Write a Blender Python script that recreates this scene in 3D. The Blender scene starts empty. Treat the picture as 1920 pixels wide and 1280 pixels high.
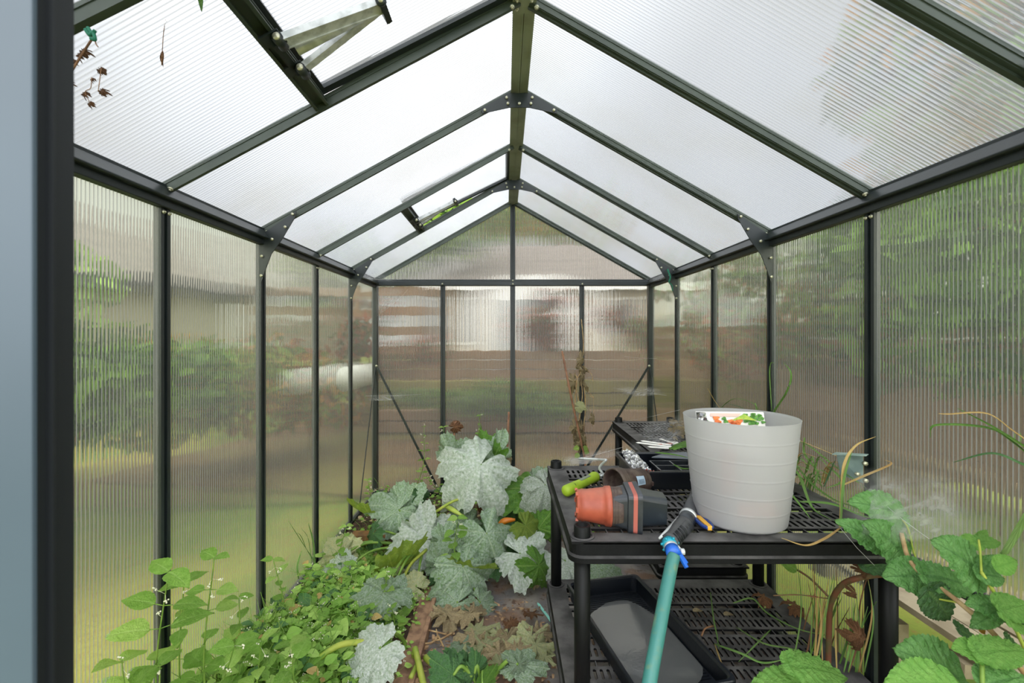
import bpy, math, random
from mathutils import Vector, Matrix, noise
R = random.Random(7)
PI = math.pi
scn = bpy.context.scene
COL = scn.collection

# ------------------------------------------------------------------ camera, sky, exposure
FOC = 853.0          # focal length in pixels of the 1920 px wide frame
HX, HY, CZ = 948.0, 631.0, 1.175   # vanishing point of the depth lines, eye height
cd = bpy.data.cameras.new('camera'); cam = bpy.data.objects.new('camera', cd); COL.objects.link(cam)
cam.location = (0, 0, CZ); cam.rotation_euler = (PI/2, 0, 0)
cd.sensor_width = 36; cd.lens = 36*FOC/1920
cd.shift_x = (960-HX)/1920; cd.shift_y = -(640-HY)/1920
cd.clip_start = .01; cd.clip_end = 200
cd.dof.use_dof = True; cd.dof.focus_distance = 1.7; cd.dof.aperture_fstop = 6.3
scn.camera = cam
scn.view_settings.view_transform = 'Standard'; scn.view_settings.look = 'None'
scn.view_settings.gamma = 1; scn.view_settings.exposure = 0.80
scn.cycles.max_bounces = 10; scn.cycles.transmission_bounces = 8; scn.cycles.transparent_max_bounces = 24
scn.cycles.diffuse_bounces = 5; scn.cycles.glossy_bounces = 4
scn.cycles.sample_clamp_indirect = 6; scn.cycles.caustics_reflective = False; scn.cycles.caustics_refractive = True
scn.cycles.use_denoising = True

W = bpy.data.worlds.new('overcast_sky'); scn.world = W; W.use_nodes = True
nt = W.node_tree; nt.nodes.clear()
def wn(t, **k):
    n = nt.nodes.new(t)
    for a, b in k.items(): setattr(n, a, b)
    return n
tc = wn('ShaderNodeTexCoord')
nz = wn('ShaderNodeTexNoise'); nz.inputs['Scale'].default_value = 2.2; nz.inputs['Detail'].default_value = 4
cr = wn('ShaderNodeValToRGB'); cr.color_ramp.elements[0].position = .3; cr.color_ramp.elements[1].position = .7
cr.color_ramp.elements[0].color = (.60, .64, .70, 1); cr.color_ramp.elements[1].color = (1, 1, 1, 1)
dt = wn('ShaderNodeVectorMath', operation='DOT_PRODUCT'); dt.inputs[1].default_value = Vector((-.22, .72, .95)).normalized()
mr = wn('ShaderNodeMapRange'); mr.inputs[1].default_value = .80; mr.inputs[2].default_value = 1.0; mr.inputs[3].default_value = 1.0; mr.inputs[4].default_value = 2.5
mr.interpolation_type = 'SMOOTHSTEP'
# sky brightened behind the camera, an added fill light for the interior
sep = wn('ShaderNodeSeparateXYZ'); mr2 = wn('ShaderNodeMapRange'); mr2.interpolation_type = 'SMOOTHSTEP'
for i_, v_ in ((1, -.75), (2, .25), (3, 3.1), (4, .58)): mr2.inputs[i_].default_value = v_
mul = wn('ShaderNodeMath', operation='MULTIPLY')
bg = wn('ShaderNodeBackground'); wo = wn('ShaderNodeOutputWorld')
nt.links.new(tc.outputs['Generated'], nz.inputs['Vector']); nt.links.new(nz.outputs[0], cr.inputs[0])
nt.links.new(cr.outputs[0], bg.inputs[0]); nt.links.new(tc.outputs['Generated'], dt.inputs[0])
nt.links.new(dt.outputs['Value'], mr.inputs[0]); nt.links.new(tc.outputs['Generated'], sep.inputs[0]); nt.links.new(sep.outputs[1], mr2.inputs[0]); nt.links.new(mr.outputs[0], mul.inputs[0]); nt.links.new(mr2.outputs[0], mul.inputs[1]); nt.links.new(mul.outputs[0], bg.inputs[1]); nt.links.new(bg.outputs[0], wo.inputs[0])

# ------------------------------------------------------------------ helpers
def P(px, py, d):
    """the point that lies d metres deep behind a pixel of the photograph, kept inside the side walls"""
    if px > HX+1: d = min(d, 1.032*FOC/(px-HX))
    if px < HX-1: d = min(d, .930*FOC/(HX-px))
    return Vector(((px-HX)*d/FOC, d, CZ-(py-HY)*d/FOC))
def on(px, py, z):
    """the point of the level plane at height z behind a pixel"""
    d = (CZ-z)*FOC/(py-HY); return Vector(((px-HX)*d/FOC, d, z))
def lin(c): return tuple((v/255/12.92 if v/255 <= .04045 else ((v/255+.055)/1.055)**2.4) for v in c)+(1,)

class MB:
    def __init__(s): s.v = []; s.f = []; s.uv = []; s.sm = []; s.mi = []; s.cm = 0
    def add(s, vs, fs, uvs=None, smooth=False):
        o = len(s.v); s.v += [tuple(v) for v in vs]
        for k, f in enumerate(fs):
            s.f.append([i+o for i in f]); s.sm.append(smooth); s.mi.append(s.cm)
            s.uv += [uvs[i] for i in f] if uvs else [(0, 0)]*len(f)
        return s
    def box(s, a, b, M=None):
        x0, y0, z0 = a; x1, y1, z1 = b
        vs = [Vector(v) for v in ((x0,y0,z0),(x1,y0,z0),(x1,y1,z0),(x0,y1,z0),(x0,y0,z1),(x1,y0,z1),(x1,y1,z1),(x0,y1,z1))]
        if M: vs = [M @ v for v in vs]
        return s.add(vs, [(0,3,2,1),(4,5,6,7),(0,1,5,4),(1,2,6,5),(2,3,7,6),(3,0,4,7)])
    def bar(s, a, b, w, h, up=(0,0,1), off=(0,0)):
        """square bar from a to b, width w sideways and h along 'up'"""
        a = Vector(a); b = Vector(b); d = (b-a); L = d.length; d.normalize()
        sd = d.cross(Vector(up)).normalized(); u = sd.cross(d).normalized()
        M = Matrix((sd, d, u)).transposed().to_4x4(); M.translation = a
        return s.box((-w/2+off[0], 0, -h/2+off[1]), (w/2+off[0], L, h/2+off[1]), M)
    def tube(s, pts, r, n=8, caps=True):
        pts = [Vector(p) for p in pts]; rs = r if hasattr(r, '__len__') else [r]*len(pts)
        rings = []; prev = None
        for i, p in enumerate(pts):
            t = (pts[min(i+1, len(pts)-1)]-pts[max(i-1, 0)])
            if t.length < 1e-9: t = Vector((0,0,1))
            t.normalize()
            if prev is None: u = t.orthogonal().normalized()
            else:
                u = prev - t*prev.dot(t); u = u.normalized() if u.length > 1e-6 else t.orthogonal().normalized()
            prev = u; w = t.cross(u)
            rings.append([p+(u*math.cos(2*PI*k/n)+w*math.sin(2*PI*k/n))*rs[i] for k in range(n)])
        vs = [v for rg in rings for v in rg]; fs = []
        for i in range(len(pts)-1):
            for k in range(n):
                fs.append((i*n+k, i*n+(k+1)%n, (i+1)*n+(k+1)%n, (i+1)*n+k))
        if caps: fs += [tuple(range(n))[::-1], tuple((len(pts)-1)*n+k for k in range(n))]
        return s.add(vs, fs, smooth=True)
    def lathe(s, prof, n=40, M=None, close=False, seg=None):
        """prof: list of (r, z)"""
        vs = []; m = len(prof)
        for k in range(n):
            a = 2*PI*k/n
            for r, z in prof:
                v = Vector((r*math.cos(a), r*math.sin(a), z)); vs.append(M @ v if M else v)
        fs = []
        for k in range(n):
            k2 = (k+1) % n
            for i in range(m-1 if not close else m):
                j = (i+1) % m
                fs.append((k*m+i, k2*m+i, k2*m+j, k*m+j))
        return s.add(vs, fs, smooth=True)
    def prism(s, poly, t, M=None):
        """poly in XY extruded in Z from -t/2 to t/2"""
        n = len(poly); vs = [Vector((x, y, -t/2)) for x, y in poly]+[Vector((x, y, t/2)) for x, y in poly]
        if M: vs = [M @ v for v in vs]
        return s.add(vs, [tuple(range(n))[::-1], tuple(range(n, 2*n))]+[(i, (i+1)%n, (i+1)%n+n, i+n) for i in range(n)])
    def mesh(s, name):
        me = bpy.data.meshes.new(name); me.from_pydata(s.v, [], s.f)
        ul = me.uv_layers.new(name='UVMap'); flat = [c for uv in s.uv for c in uv]
        ul.data.foreach_set('uv', flat)
        me.polygons.foreach_set('use_smooth', s.sm); me.polygons.foreach_set('material_index', s.mi)
        me.update(); return me
    def build(s, name, mat, parent=None, bevel=0, org=None, weld=False):
        me = s.mesh(name)
        for m in (mat if isinstance(mat, (list, tuple)) else [mat]): me.materials.append(m)
        o = bpy.data.objects.new(name, me); COL.objects.link(o)
        if parent is not None:
            base = world_loc(parent)
            o.parent = parent
        else: base = Vector(org) if org is not None else Vector((0,0,0)); o.location = base
        if base.length > 0: me.transform(Matrix.Translation(-base))
        if bevel:
            b = o.modifiers.new('bevel', 'BEVEL'); b.width = bevel; b.segments = 2; b.limit_method = 'ANGLE'
        return o
def world_loc(o):
    l = Vector(o.location); q = o.parent
    while q: l += Vector(q.location); q = q.parent
    return l
def tag(o, label=None, cat=None, group=None, kind=None):
    for k, v in (('label', label), ('category', cat), ('group', group), ('kind', kind)):
        if v: o[k] = v
    return o
def thing(name, loc, label=None, cat=None, group=None, kind=None):
    o = bpy.data.objects.new(name, None); COL.objects.link(o); o.location = loc; o.empty_display_size = .05
    return tag(o, label, cat, group, kind)
def frame_m(origin, d, up):
    """local +Y along d, +Z close to up"""
    d = Vector(d).normalized(); up = Vector(up); x = d.cross(up)
    if x.length < 1e-5: x = d.orthogonal()
    x.normalize(); z = x.cross(d).normalized()
    M = Matrix((x, d, z)).transposed().to_4x4(); M.translation = Vector(origin); return M
def spline(pts, n=10):
    pts = [Vector(p) for p in pts]; out = []
    q = [pts[0]*2-pts[1]]+pts+[pts[-1]*2-pts[-2]]
    for i in range(1, len(q)-2):
        p0, p1, p2, p3 = q[i-1:i+3]
        for k in range(n):
            t = k/n
            out.append(.5*((2*p1)+(p2-p0)*t+(2*p0-5*p1+4*p2-p3)*t*t+(3*p1-p0-3*p2+p3)*t*t*t))
    return out+[pts[-1]]

# ------------------------------------------------------------------ materials
def newmat(name):
    m = bpy.data.materials.new(name); m.use_nodes = True; t = m.node_tree; t.nodes.clear(); return m, t
class NT:
    def __init__(s, t): s.t = t
    def n(s, ty, ins=None, **k):
        nd = s.t.nodes.new(ty)
        for a, b in k.items(): setattr(nd, a, b)
        for a, b in (ins or {}).items():
            if isinstance(b, bpy.types.NodeSocket): s.t.links.new(b, nd.inputs[a])
            else: nd.inputs[a].default_value = b
        return nd
    def m(s, op, a, b=0.0, c=None):
        d = {0: a, 1: b}
        if c is not None: d[2] = c
        return s.n('ShaderNodeMath', d, operation=op).outputs[0]
    def mr(s, v, a, b, c=0.0, d=1.0): return s.n('ShaderNodeMapRange', {0: v, 1: a, 2: b, 3: c, 4: d}, interpolation_type='SMOOTHSTEP').outputs[0]
    def mix(s, f, a, b):
        nd = s.t.nodes.new('ShaderNodeMix'); nd.data_type = 'RGBA'
        for i, v in ((0, f), (6, a), (7, b)):
            if isinstance(v, bpy.types.NodeSocket): s.t.links.new(v, nd.inputs[i])
            else: nd.inputs[i].default_value = v
        return nd.outputs[2]
    def noise(s, sc, det=4, vec=None, w=None):
        i = {'Scale': sc, 'Detail': det}
        if vec is not None: i['Vector'] = vec
        return s.n('ShaderNodeTexNoise', i).outputs[0]
    def out(s, sh): s.n('ShaderNodeOutputMaterial', {0: sh})
def mat(name, col, rough=.5, metal=0.0, col2=None, nscale=20, lo=.4, hi=.65, bump=0.0, bscale=60, spec=.5, dust=None, trans=0.0, thin=0.0):
    m, t = newmat(name); N = NT(t)
    pos = N.n('ShaderNodeTexCoord').outputs['Object']
    c = lin(col)
    if col2: c = N.mix(N.mr(N.noise(nscale, 5, pos), lo, hi), c, lin(col2))
    if dust:   # settled dust on upward faces, in patches
        nz_ = N.n('ShaderNodeSeparateXYZ', {0: N.n('ShaderNodeNewGeometry').outputs['Normal']}).outputs[2]
        f = N.m('MULTIPLY', N.mr(nz_, .5, .95, 0, 1), N.mr(N.noise(14, 6, pos), .3, .7, .35, 1))
        c = N.mix(N.m('MULTIPLY', f, dust[1]), c, lin(dust[0]))
    i = {'Base Color': c, 'Roughness': rough, 'Metallic': metal, 'Specular IOR Level': spec}
    if bump: i['Normal'] = N.n('ShaderNodeBump', {'Strength': bump, 'Distance': .004, 'Height': N.noise(bscale, 6, pos)}).outputs[0]
    sh = N.n('ShaderNodeBsdfPrincipled', i).outputs[0]
    if trans: sh = N.n('ShaderNodeMixShader', {0: trans, 1: sh, 2: N.n('ShaderNodeBsdfTranslucent', {0: c}).outputs[0]}).outputs[0]
    N.out(sh); return m

def poly_mat(name, axis, tint, veil, pitch=.0105, slope=.9, rough=.12, wave=.10, dcol=((232, 234, 234), (206, 204, 192))):
    """twin-wall polycarbonate: flutes bend light sideways, the webs and dust scatter it"""
    m, t = newmat(name); N = NT(t)
    g = N.n('ShaderNodeNewGeometry'); pos = N.n('ShaderNodeTexCoord').outputs['Object']
    xyz = N.n('ShaderNodeSeparateXYZ', {0: g.outputs['Position']})
    u = xyz.outputs[{'x': 0, 'y': 1}[axis]]
    nz0 = N.noise(3.0, 2, pos)
    ph = N.m('MULTIPLY', N.m('ADD', u, N.m('MULTIPLY', nz0, .002)), 2*PI/pitch)
    cs = N.m('COSINE', ph)
    c2 = N.m('SINE', N.m('MULTIPLY', ph, 2.37))
    sl = N.m('ADD', N.m('MULTIPLY', cs, slope), N.m('MULTIPLY', c2, slope*.35))
    T = N.n('ShaderNodeCombineXYZ', {({'x': 0, 'y': 1}[axis]): sl}).outputs[0]
    wav = N.n('ShaderNodeVectorMath', {0: N.n('ShaderNodeTexNoise', {'Scale': 9.0, 'Vector': pos}).outputs[1], 1: (.5, .5, .5)}, operation='SUBTRACT').outputs[0]
    wav = N.n('ShaderNodeVectorMath', {0: wav, 3: wave}, operation='SCALE').outputs[0]
    nn = N.n('ShaderNodeVectorMath', {0: g.outputs['Normal'], 1: T}, operation='ADD').outputs[0]
    nn = N.n('ShaderNodeVectorMath', {0: nn, 1: wav}, operation='ADD').outputs[0]
    nn = N.n('ShaderNodeVectorMath', {0: nn}, operation='NORMALIZE').outputs[0]
    web = N.mr(N.m('SINE', ph), .35, .9, 0, 1)
    refr = N.n('ShaderNodeBsdfRefraction', {'Color': N.mix(web, lin(tint), lin(tuple(c_*.72 for c_ in tint))), 'Roughness': rough, 'IOR': 1.13, 'Normal': nn}).outputs[0]
    dirt = N.mr(N.noise(2.3, 6, pos), .35, .75, 0, 1)
    col = N.mix(dirt, lin(dcol[0]), lin(dcol[1]))
    tr = N.n('ShaderNodeBsdfTranslucent', {'Color': col}).outputs[0]
    df = N.n('ShaderNodeBsdfDiffuse', {'Color': lin((225, 225, 220))}).outputs[0]
    sc = N.n('ShaderNodeMixShader', {0: .18, 1: tr, 2: df}).outputs[0]
    f = N.m('ADD', N.m('ADD', veil, N.m('MULTIPLY', dirt, .10)), N.m('MULTIPLY', web, .22))
    sh = N.n('ShaderNodeMixShader', {0: f, 1: refr, 2: sc}).outputs[0]
    gl = N.n('ShaderNodeBsdfGlossy', {'Roughness': .22}).outputs[0]
    fr = N.m('MULTIPLY', N.n('ShaderNodeFresnel', {0: 1.35}).outputs[0], .35)
    sh = N.n('ShaderNodeMixShader', {0: fr, 1: sh, 2: gl}).outputs[0]
    N.out(sh); return m
def skin_mat(name):
    """outer sheet of the twin wall, seen straight through"""
    m, t = newmat(name); N = NT(t)
    a = N.n('ShaderNodeBsdfTransparent', {0: (.97, .97, .97, 1)}).outputs[0]
    N.out(a); return m

def leaf_mat(name, green, vein, mild=0.0, mcol=(200, 208, 200), green2=None, trans=.28, vs=1.0, spots=0.0, rough=.55, nsc=18, sec=7.0):
    m, t = newmat(name); N = NT(t)
    pos = N.n('ShaderNodeTexCoord').outputs['Object']
    rnd = N.n('ShaderNodeObjectInfo').outputs['Random']
    geo = N.n('ShaderNodeNewGeometry')
    uv = N.n('ShaderNodeSeparateXYZ', {0: N.n('ShaderNodeUVMap').outputs[0]}); a = uv.outputs[0]; v = uv.outputs[1]
    big = N.noise(nsc*.35, 3, pos)
    c = N.mix(N.mr(big, .35, .65), lin(green), lin(green2 or tuple(x*.8 for x in green)))
    c = N.mix(N.mr(N.m('FRACT', N.m('MULTIPLY', geo.outputs['Random Per Island'], 7.3)), 0, 1, 0, .5), c, lin(tuple(min(255, x*1.22) for x in green)))
    if mild:
        nf = N.m('ADD', N.m('MULTIPLY', N.noise(nsc*.9, 7, pos), .75), N.m('MULTIPLY', N.noise(nsc*4, 3, pos), .25))
        f = N.m('MULTIPLY', N.mr(nf, .28, .66), N.mr(big, .25, .6, .6, 1))
        c = N.mix(N.m('MULTIPLY', f, mild), c, lin(mcol))
    main = N.mr(N.m('MULTIPLY', a, N.m('ADD', v, .25)), .02, .075, 1, 0)
    s2 = N.m('ABSOLUTE', N.m('SUBTRACT', N.m('FRACT', N.m('SUBTRACT', N.m('MULTIPLY', v, sec), N.m('MULTIPLY', a, 1.6))), .5))
    s2 = N.mr(s2, .0, .10, .55, 0)
    ve = N.m('MULTIPLY', N.m('MAXIMUM', main, s2), vs)
    c = N.mix(ve, c, lin(vein))
    if spots:
        sp = N.n('ShaderNodeTexVoronoi', {'Scale': 55.0, 'Vector': pos}).outputs[0]
        sp = N.m('MULTIPLY', N.mr(sp, .08, .2, 1, 0), N.mr(N.noise(9, 2, pos), .5, .6))
        c = N.mix(N.m('MULTIPLY', sp, spots), c, lin((215, 222, 190)))
    c = N.n('ShaderNodeHueSaturation', {'Value': N.mr(rnd, 0, 1, .85, 1.15), 'Color': c}).outputs[0]
    b = N.n('ShaderNodeBump', {'Strength': .8, 'Distance': .004, 'Height': N.m('SUBTRACT', N.m('MULTIPLY', N.noise(nsc*1.2, 4, pos), 2.5), ve)}).outputs[0]
    sh = N.n('ShaderNodeBsdfPrincipled', {'Base Color': c, 'Roughness': rough, 'Normal': b, 'Specular IOR Level': .35}).outputs[0]
    ct = N.mix(.5, c, lin(tuple(min(255, x*k) for x, k in zip(green, (1.25, 1.25, .7)))))
    tl = N.n('ShaderNodeBsdfTranslucent', {0: ct}).outputs[0]
    N.out(N.n('ShaderNodeMixShader', {0: trans, 1: sh, 2: tl}).outputs[0]); return m

M_ = {}
M_['alu'] = mat('dark_coated_aluminium', (34, 41, 42), .38, .0, (28, 36, 35), 6, bump=.05, spec=.5)
M_['aluroof'] = mat('olive_dark_aluminium', (60, 70, 58), .42, 0, (50, 60, 50), 5)
M_['ridge'] = mat('lightened_olive_aluminium', (158, 164, 150), .5, 0, (138, 142, 124), 8)  # paler than the other frame parts: light on the underside put into the colour
M_['alu_side'] = mat('blue_grey_coated_aluminium', (66, 80, 92), .45, 0, (60, 74, 86), 3)
M_['rubber'] = mat('black_gasket', (20, 24, 28), .5)
M_['ribY'] = poly_mat('fluted_polycarbonate_side', 'y', (250, 252, 226), .09, rough=.09)
M_['ribX'] = poly_mat('fluted_polycarbonate_end', 'x', (240, 236, 220), .14, slope=.55, rough=.06)
M_['roof'] = poly_mat('fluted_polycarbonate_roof', 'y', (226, 229, 232), .26, slope=.8, dcol=((206, 208, 210), (180, 178, 168)))
M_['skin'] = skin_mat('outer_clear_sheet')
M_['steel'] = mat('galvanised_steel', (214, 217, 218), .35, .25, (178, 182, 182), 40)
M_['bolt'] = mat('bolt_steel', (205, 203, 180), .35, .6)
M_['shelf'] = mat('black_shelf_plastic', (13, 14, 16), .62, 0, (17, 18, 20), 30, bump=.2, bscale=350, spec=.18, dust=((112, 110, 110), .8))
M_['post'] = mat('black_post_plastic', (12, 14, 15), .5, 0, (30, 28, 25), 40, .62, .8, spec=.22)
M_['tray'] = mat('black_tray_plastic', (13, 17, 24), .3, 0, None, bump=.1, bscale=120, dust=((70, 75, 86), .25))
M_['soil'] = mat('dark_soil', (52, 36, 28), .95, 0, (88, 66, 50), 30, bump=1, bscale=90)

# ------------------------------------------------------------------ greenhouse dimensions
XL, XR, YB, YF = -.948, 1.052, 3.30, .30
XC = .054; ZE, ZR = 1.585, 2.154
yl = [YB-.509*k for k in range(6)]+[YF]
yr = [YB-.497*k for k in range(6)]+[YF]
yc = [YB-.497*k for k in range(6)]+[YF]
def rl(k, f):  # point on the left rafter k, f=0 ridge, 1 eave
    return Vector((XC, yc[k], ZR)).lerp(Vector((XL, yl[k], ZE)), f)
def rr(k, f): return Vector((XC, yc[k], ZR)).lerp(Vector((XR, yr[k], ZE)), f)

def panel(name, corners, inner, parent, matn, t=.006, kind=None):
    """four corners seen from inside; inner: unit vector pointing into the room"""
    c = [Vector(p) for p in corners]; n = (c[1]-c[0]).cross(c[2]-c[0]).normalized()
    if n.dot(Vector(inner)) < 0: c = c[::-1]; n = -n
    b = MB(); o = [p-n*t for p in c]; k = len(c)
    b.add(c+o, [tuple(range(k))]); b.cm = 1
    b.f.append([i+k for i in range(k)][::-1]); b.sm.append(False); b.mi.append(1); b.uv += [(0,0)]*k
    for i in range(k):
        j = (i+1) % k; b.f.append([i, i+k, j+k, j]); b.sm.append(False); b.mi.append(1); b.uv += [(0,0)]*4
    return b.build(name, [M_[matn], M_['skin']], parent)
def bolts(pts, nrm, r=.006):
    b = MB()
    for p in pts:
        q = Vector(p); n = Vector(nrm).normalized()
        b.tube([q, q+n*.004], r, 8); b.tube([q+n*.004, q+n*.008], r*.5, 6)
    return b

# side walls ---------------------------------------------------------------
def side_wall(name, X, s, ys):
    w = thing(name, (X, (YB+YF)/2, 0), kind='structure')
    for k in range(6):
        y0, y1 = ys[k+1], ys[k]
        if s > 0 and k in (4, 5):
            panel('panel', [(X+.004*s, y0, .60), (X+.004*s, y1, .60), (X+.004*s, y1, ZE-.02), (X+.004*s, y0, ZE-.02)], (-s,0,0), w, 'ribY')
        else:
            panel('panel', [(X+.004*s, y0, .03), (X+.004*s, y1, .03), (X+.004*s, y1, ZE-.02), (X+.004*s, y0, ZE-.02)], (-s,0,0), w, 'ribY')
    for k in range(7):
        y = ys[k]; b = MB(); wy = .0175
        b.box((X-.004*s, y-wy, .0), (X+.02*s, y-wy+.012, ZE-.01)); b.box((X-.004*s, y+wy-.012, .0), (X+.02*s, y+wy, ZE-.01))
        b.box((X+.004*s, y-wy+.011, .0), (X+.02*s, y+wy-.011, ZE-.01))
        b.build('post', M_['alu'], w)
        if 0 < k < 6: bolts([(X-.004*s, y-.010, ZE-.066), (X-.004*s, y+.010, ZE-.066)], (-s,0,0), .0055).build('bolts', M_['bolt'], w)
    b = MB()
    b.box((X-.016*s, YF, ZE-.055), (X+.012*s, YB, ZE-.030)); b.prism([(X+.02*s, ZE-.034), (X-.034*s, ZE-.034), (X-.036*s, ZE-.030), (X-.014*s, ZE+.002), (X+.02*s, ZE+.002)], YB-YF, Matrix(((1,0,0,0),(0,0,1,(YB+YF)/2),(0,1,0,0),(0,0,0,1))))
    b.box((X-.014*s, YF, ZE-.004), (X+.02*s, YB, ZE+.010))
    b.build('eave_beam', M_['alu'], w, bevel=.003)
    b = MB(); b.box((X-.012*s, YF, -.02), (X+.03*s, YB, .045)); b.box((X-.03*s, YF, -.02), (X+.03*s, YB, .0)); b.build('base_rail', M_['alu'], w, bevel=.003)
    if s > 0:
        b = MB(); b.box((X-.006, YF, .575), (X+.02, ys[4], .605)); b.box((X-.014, YF, .585), (X+.02, ys[4], .595)); b.build('middle_rail', M_['alu'], w, bevel=.002)
    # gusset plates joining posts and rafters
    for k in (1, 3, 5):
        y = ys[k]; a = (rl if s < 0 else rr)(k, 1); r2 = (rl if s < 0 else rr)(k, .86); r2 = Vector((r2.x, y, r2.z-.016))
        poly = [(X-.006*s, ZE-.20), (X-.002*s, ZE-.02), (X-.02*s, ZE-.006), (r2.x, r2.z+.010), (r2.x+.004*s, r2.z-.012), (X-.085*s, ZE-.035), (X-.045*s, ZE-.09), (X-.022*s, ZE-.15)]
        M = Matrix(((1,0,0,0),(0,0,1,y-.017),(0,1,0,0),(0,0,0,1)))
        g = MB().prism(poly, .004, M).build('gusset_plate', M_['alu'], w)
        bb = MB()
        for q in ((X-.008*s, ZE-.175), (X-.010*s, ZE-.10), (X-.05*s, ZE-.035), (r2.x+.012*s, r2.z-.002), (X-.10*s, ZE+.012)):
            bb.tube([(q[0], y-.019, q[1]), (q[0], y-.026, q[1])], .0055, 8)
        bb.build('bolts', M_['bolt'], g)
    return w
wl = side_wall('wall_left', XL, -1, yl)
wr = side_wall('wall_right', XR, 1, yr)
# corner brace rods
for w, X in ((wl, XL+.012), (wr, XR-.012)):
    MB().bar((X, YB-.02, .965), (X, YB-.40, .05), .012, .004, (1,0,0)).build('brace', M_['alu'], w)

# back wall ---------------------------------------------------------------
wb = thing('wall_back', (XC, YB, 0), kind='structure')
xs = [XL, -.455, .052, .553, XR]
for i in range(4):
    panel('panel', [(xs[i], YB+.006, .03), (xs[i+1], YB+.006, .03), (xs[i+1], YB+.006, ZE-.02), (xs[i], YB+.006, ZE-.02)], (0,-1,0), wb, 'ribX')
panel('gable_panel', [(XL, YB+.006, ZE), (XC, YB+.006, ZE), (XC, YB+.006, ZR)], (0,-1,0), wb, 'ribX')
panel('gable_panel', [(XC, YB+.006, ZE), (XR, YB+.006, ZE), (XC, YB+.006, ZR)], (0,-1,0), wb, 'ribX')
for i, x in enumerate(xs):
    b = MB(); w2 = .0175; top = ZR-.02 if i == 2 else ZE-.03
    if i in (0, 4): b.box((x-.022, YB-.03, 0), (x+.022, YB+.02, ZE))
    else:
        b.box((x-w2, YB-.004, 0), (x-w2+.012, YB+.02, top)); b.box((x+w2-.012, YB-.004, 0), (x+w2, YB+.02, top)); b.box((x-w2+.011, YB+.004, 0), (x+w2-.011, YB+.02, top))
    b.build('post', M_['alu'], wb)
b = MB(); b.box((XL, YB-.022, ZE-.042), (XR, YB+.02, ZE-.010)); b.box((XL, YB-.014, ZE-.012), (XR, YB+.02, ZE+.004)); b.build('tie_beam', M_['alu'], wb, bevel=.003)
bolts([(x, YB-.022, ZE-.03) for x in (-.455, .052, .553)]+[(.052, YB-.022, ZE-.006)], (0,-1,0), .0065).build('bolts', M_['bolt'], wb)
b = MB(); b.box((XL, YB-.02, -.02), (XR, YB+.03, .06)); b.box((XL, YB-.04, -.02), (XR, YB+.03, .0)); b.build('base_rail', M_['alu'], wb, bevel=.003)
for sx, x0, x1 in ((1, XL+.02, -.495), (-1, XR-.02, .50)):
    MB().bar((x0, YB-.028, .965), (x1, YB-.028, .10), .004, .016, (1,0,.5)).build('brace', M_['alu'], wb)
    bolts([(x0, YB-.032, .965), (x1, YB-.032, .10)], (0,-1,0), .009).build('bolts', M_['bolt'], wb)

# front wall with its doorway; the camera stands on the sill -----------------
wf = thing('wall_front', (XC, YF, 0), kind='structure')
b = MB(); b.box((-.62, .2956, 0), (-.3078, .2995, 2.02)); b.build('door_jamb', M_['alu_side'], wf, bevel=.001)
b = MB(); b.box((-.40, .2995, 0), (-.3100, .307, 2.02)); b.box((-.40, .307, 0), (-.3055, .309, 2.02)); b.box((-.62, .309, 0), (-.3130, .330, 2.02)); b.build('door_jamb', M_['rubber'], wf)
b = MB(); b.box((.46, .296, 0), (.50, .33, 2.02)); b.build('door_jamb', M_['alu_side'], wf)
b = MB(); b.box((-.40, .296, 1.98), (.50, .33, 2.02)); b.build('door_header', M_['alu'], wf)
panel('panel', [(XL, YF, .03), (-.60, YF, .03), (-.60, YF, ZE), (XL, YF, ZE)], (0,1,0), wf, 'ribX')
panel('panel', [(.50, YF, .03), (XR, YF, .03), (XR, YF, ZE), (.50, YF, ZE)], (0,1,0), wf, 'ribX')
b = MB(); b.box((XL, .29, 0), (XL+.02, .33, ZE)); b.box((XR-.02, .29, 0), (XR, .33, ZE)); b.build('corner_post', M_['alu'], wf)

# roof ---------------------------------------------------------------
ce = thing('ceiling', (XC, (YB+YF)/2, ZR), kind='structure')
VF = .573   # vents reach from the ridge down to this part of the slope
for k in range(6):
    f0 = VF if k in (1, 4) else 0.0
    a, b_, c, d = rl(k+1, f0), rl(k, f0), rl(k, 1.02), rl(k+1, 1.02)
    up = Vector((0,0,.012))
    panel('roof_panel', [a+up, b_+up, c+up, d+up], (.5,0,-.87), ce, 'roof')
    a, b_, c, d = rr(k+1, 0), rr(k, 0), rr(k, 1.02), rr(k+1, 1.02)
    panel('roof_panel', [a+up, b_+up, c+up, d+up], (-.5,0,-.87), ce, 'roof')
for k in range(7):
    for fn in (rl, rr):
        a, c = fn(k, .02), fn(k, 1); b = MB(); d = (c-a).normalized(); sd = Vector((0,1,0)); n = d.cross(sd)
        if n.z < 0: n = -n
        w = .026 if k else .03
        b.bar(a, c, w, .010, n, (0, .008)); b.bar(a, c, .010, .030, n, (-.006, -.004)); b.bar(a, c, .004, .022, n, (.009, -.001)); b.bar(a, c, w*.6, .004, n, (0, -.012))
        o = b.build('rafter', M_['aluroof'], ce)
        if k: bolts([fn(k, .035)+Vector((0, -.010, -.016)), fn(k, .975)+Vector((0, -.012, -.016))], (0,-.4,-.9), .007).build('bolts', M_['bolt'], o)
b = MB(); b.box((XC-.031, YF, ZR-.016), (XC+.031, YB+.02, ZR-.010)); b.box((XC-.033, YF, ZR-.018), (XC-.026, YB+.02, ZR+.01)); b.box((XC+.026, YF, ZR-.018), (XC+.033, YB+.02, ZR+.01))
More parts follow.
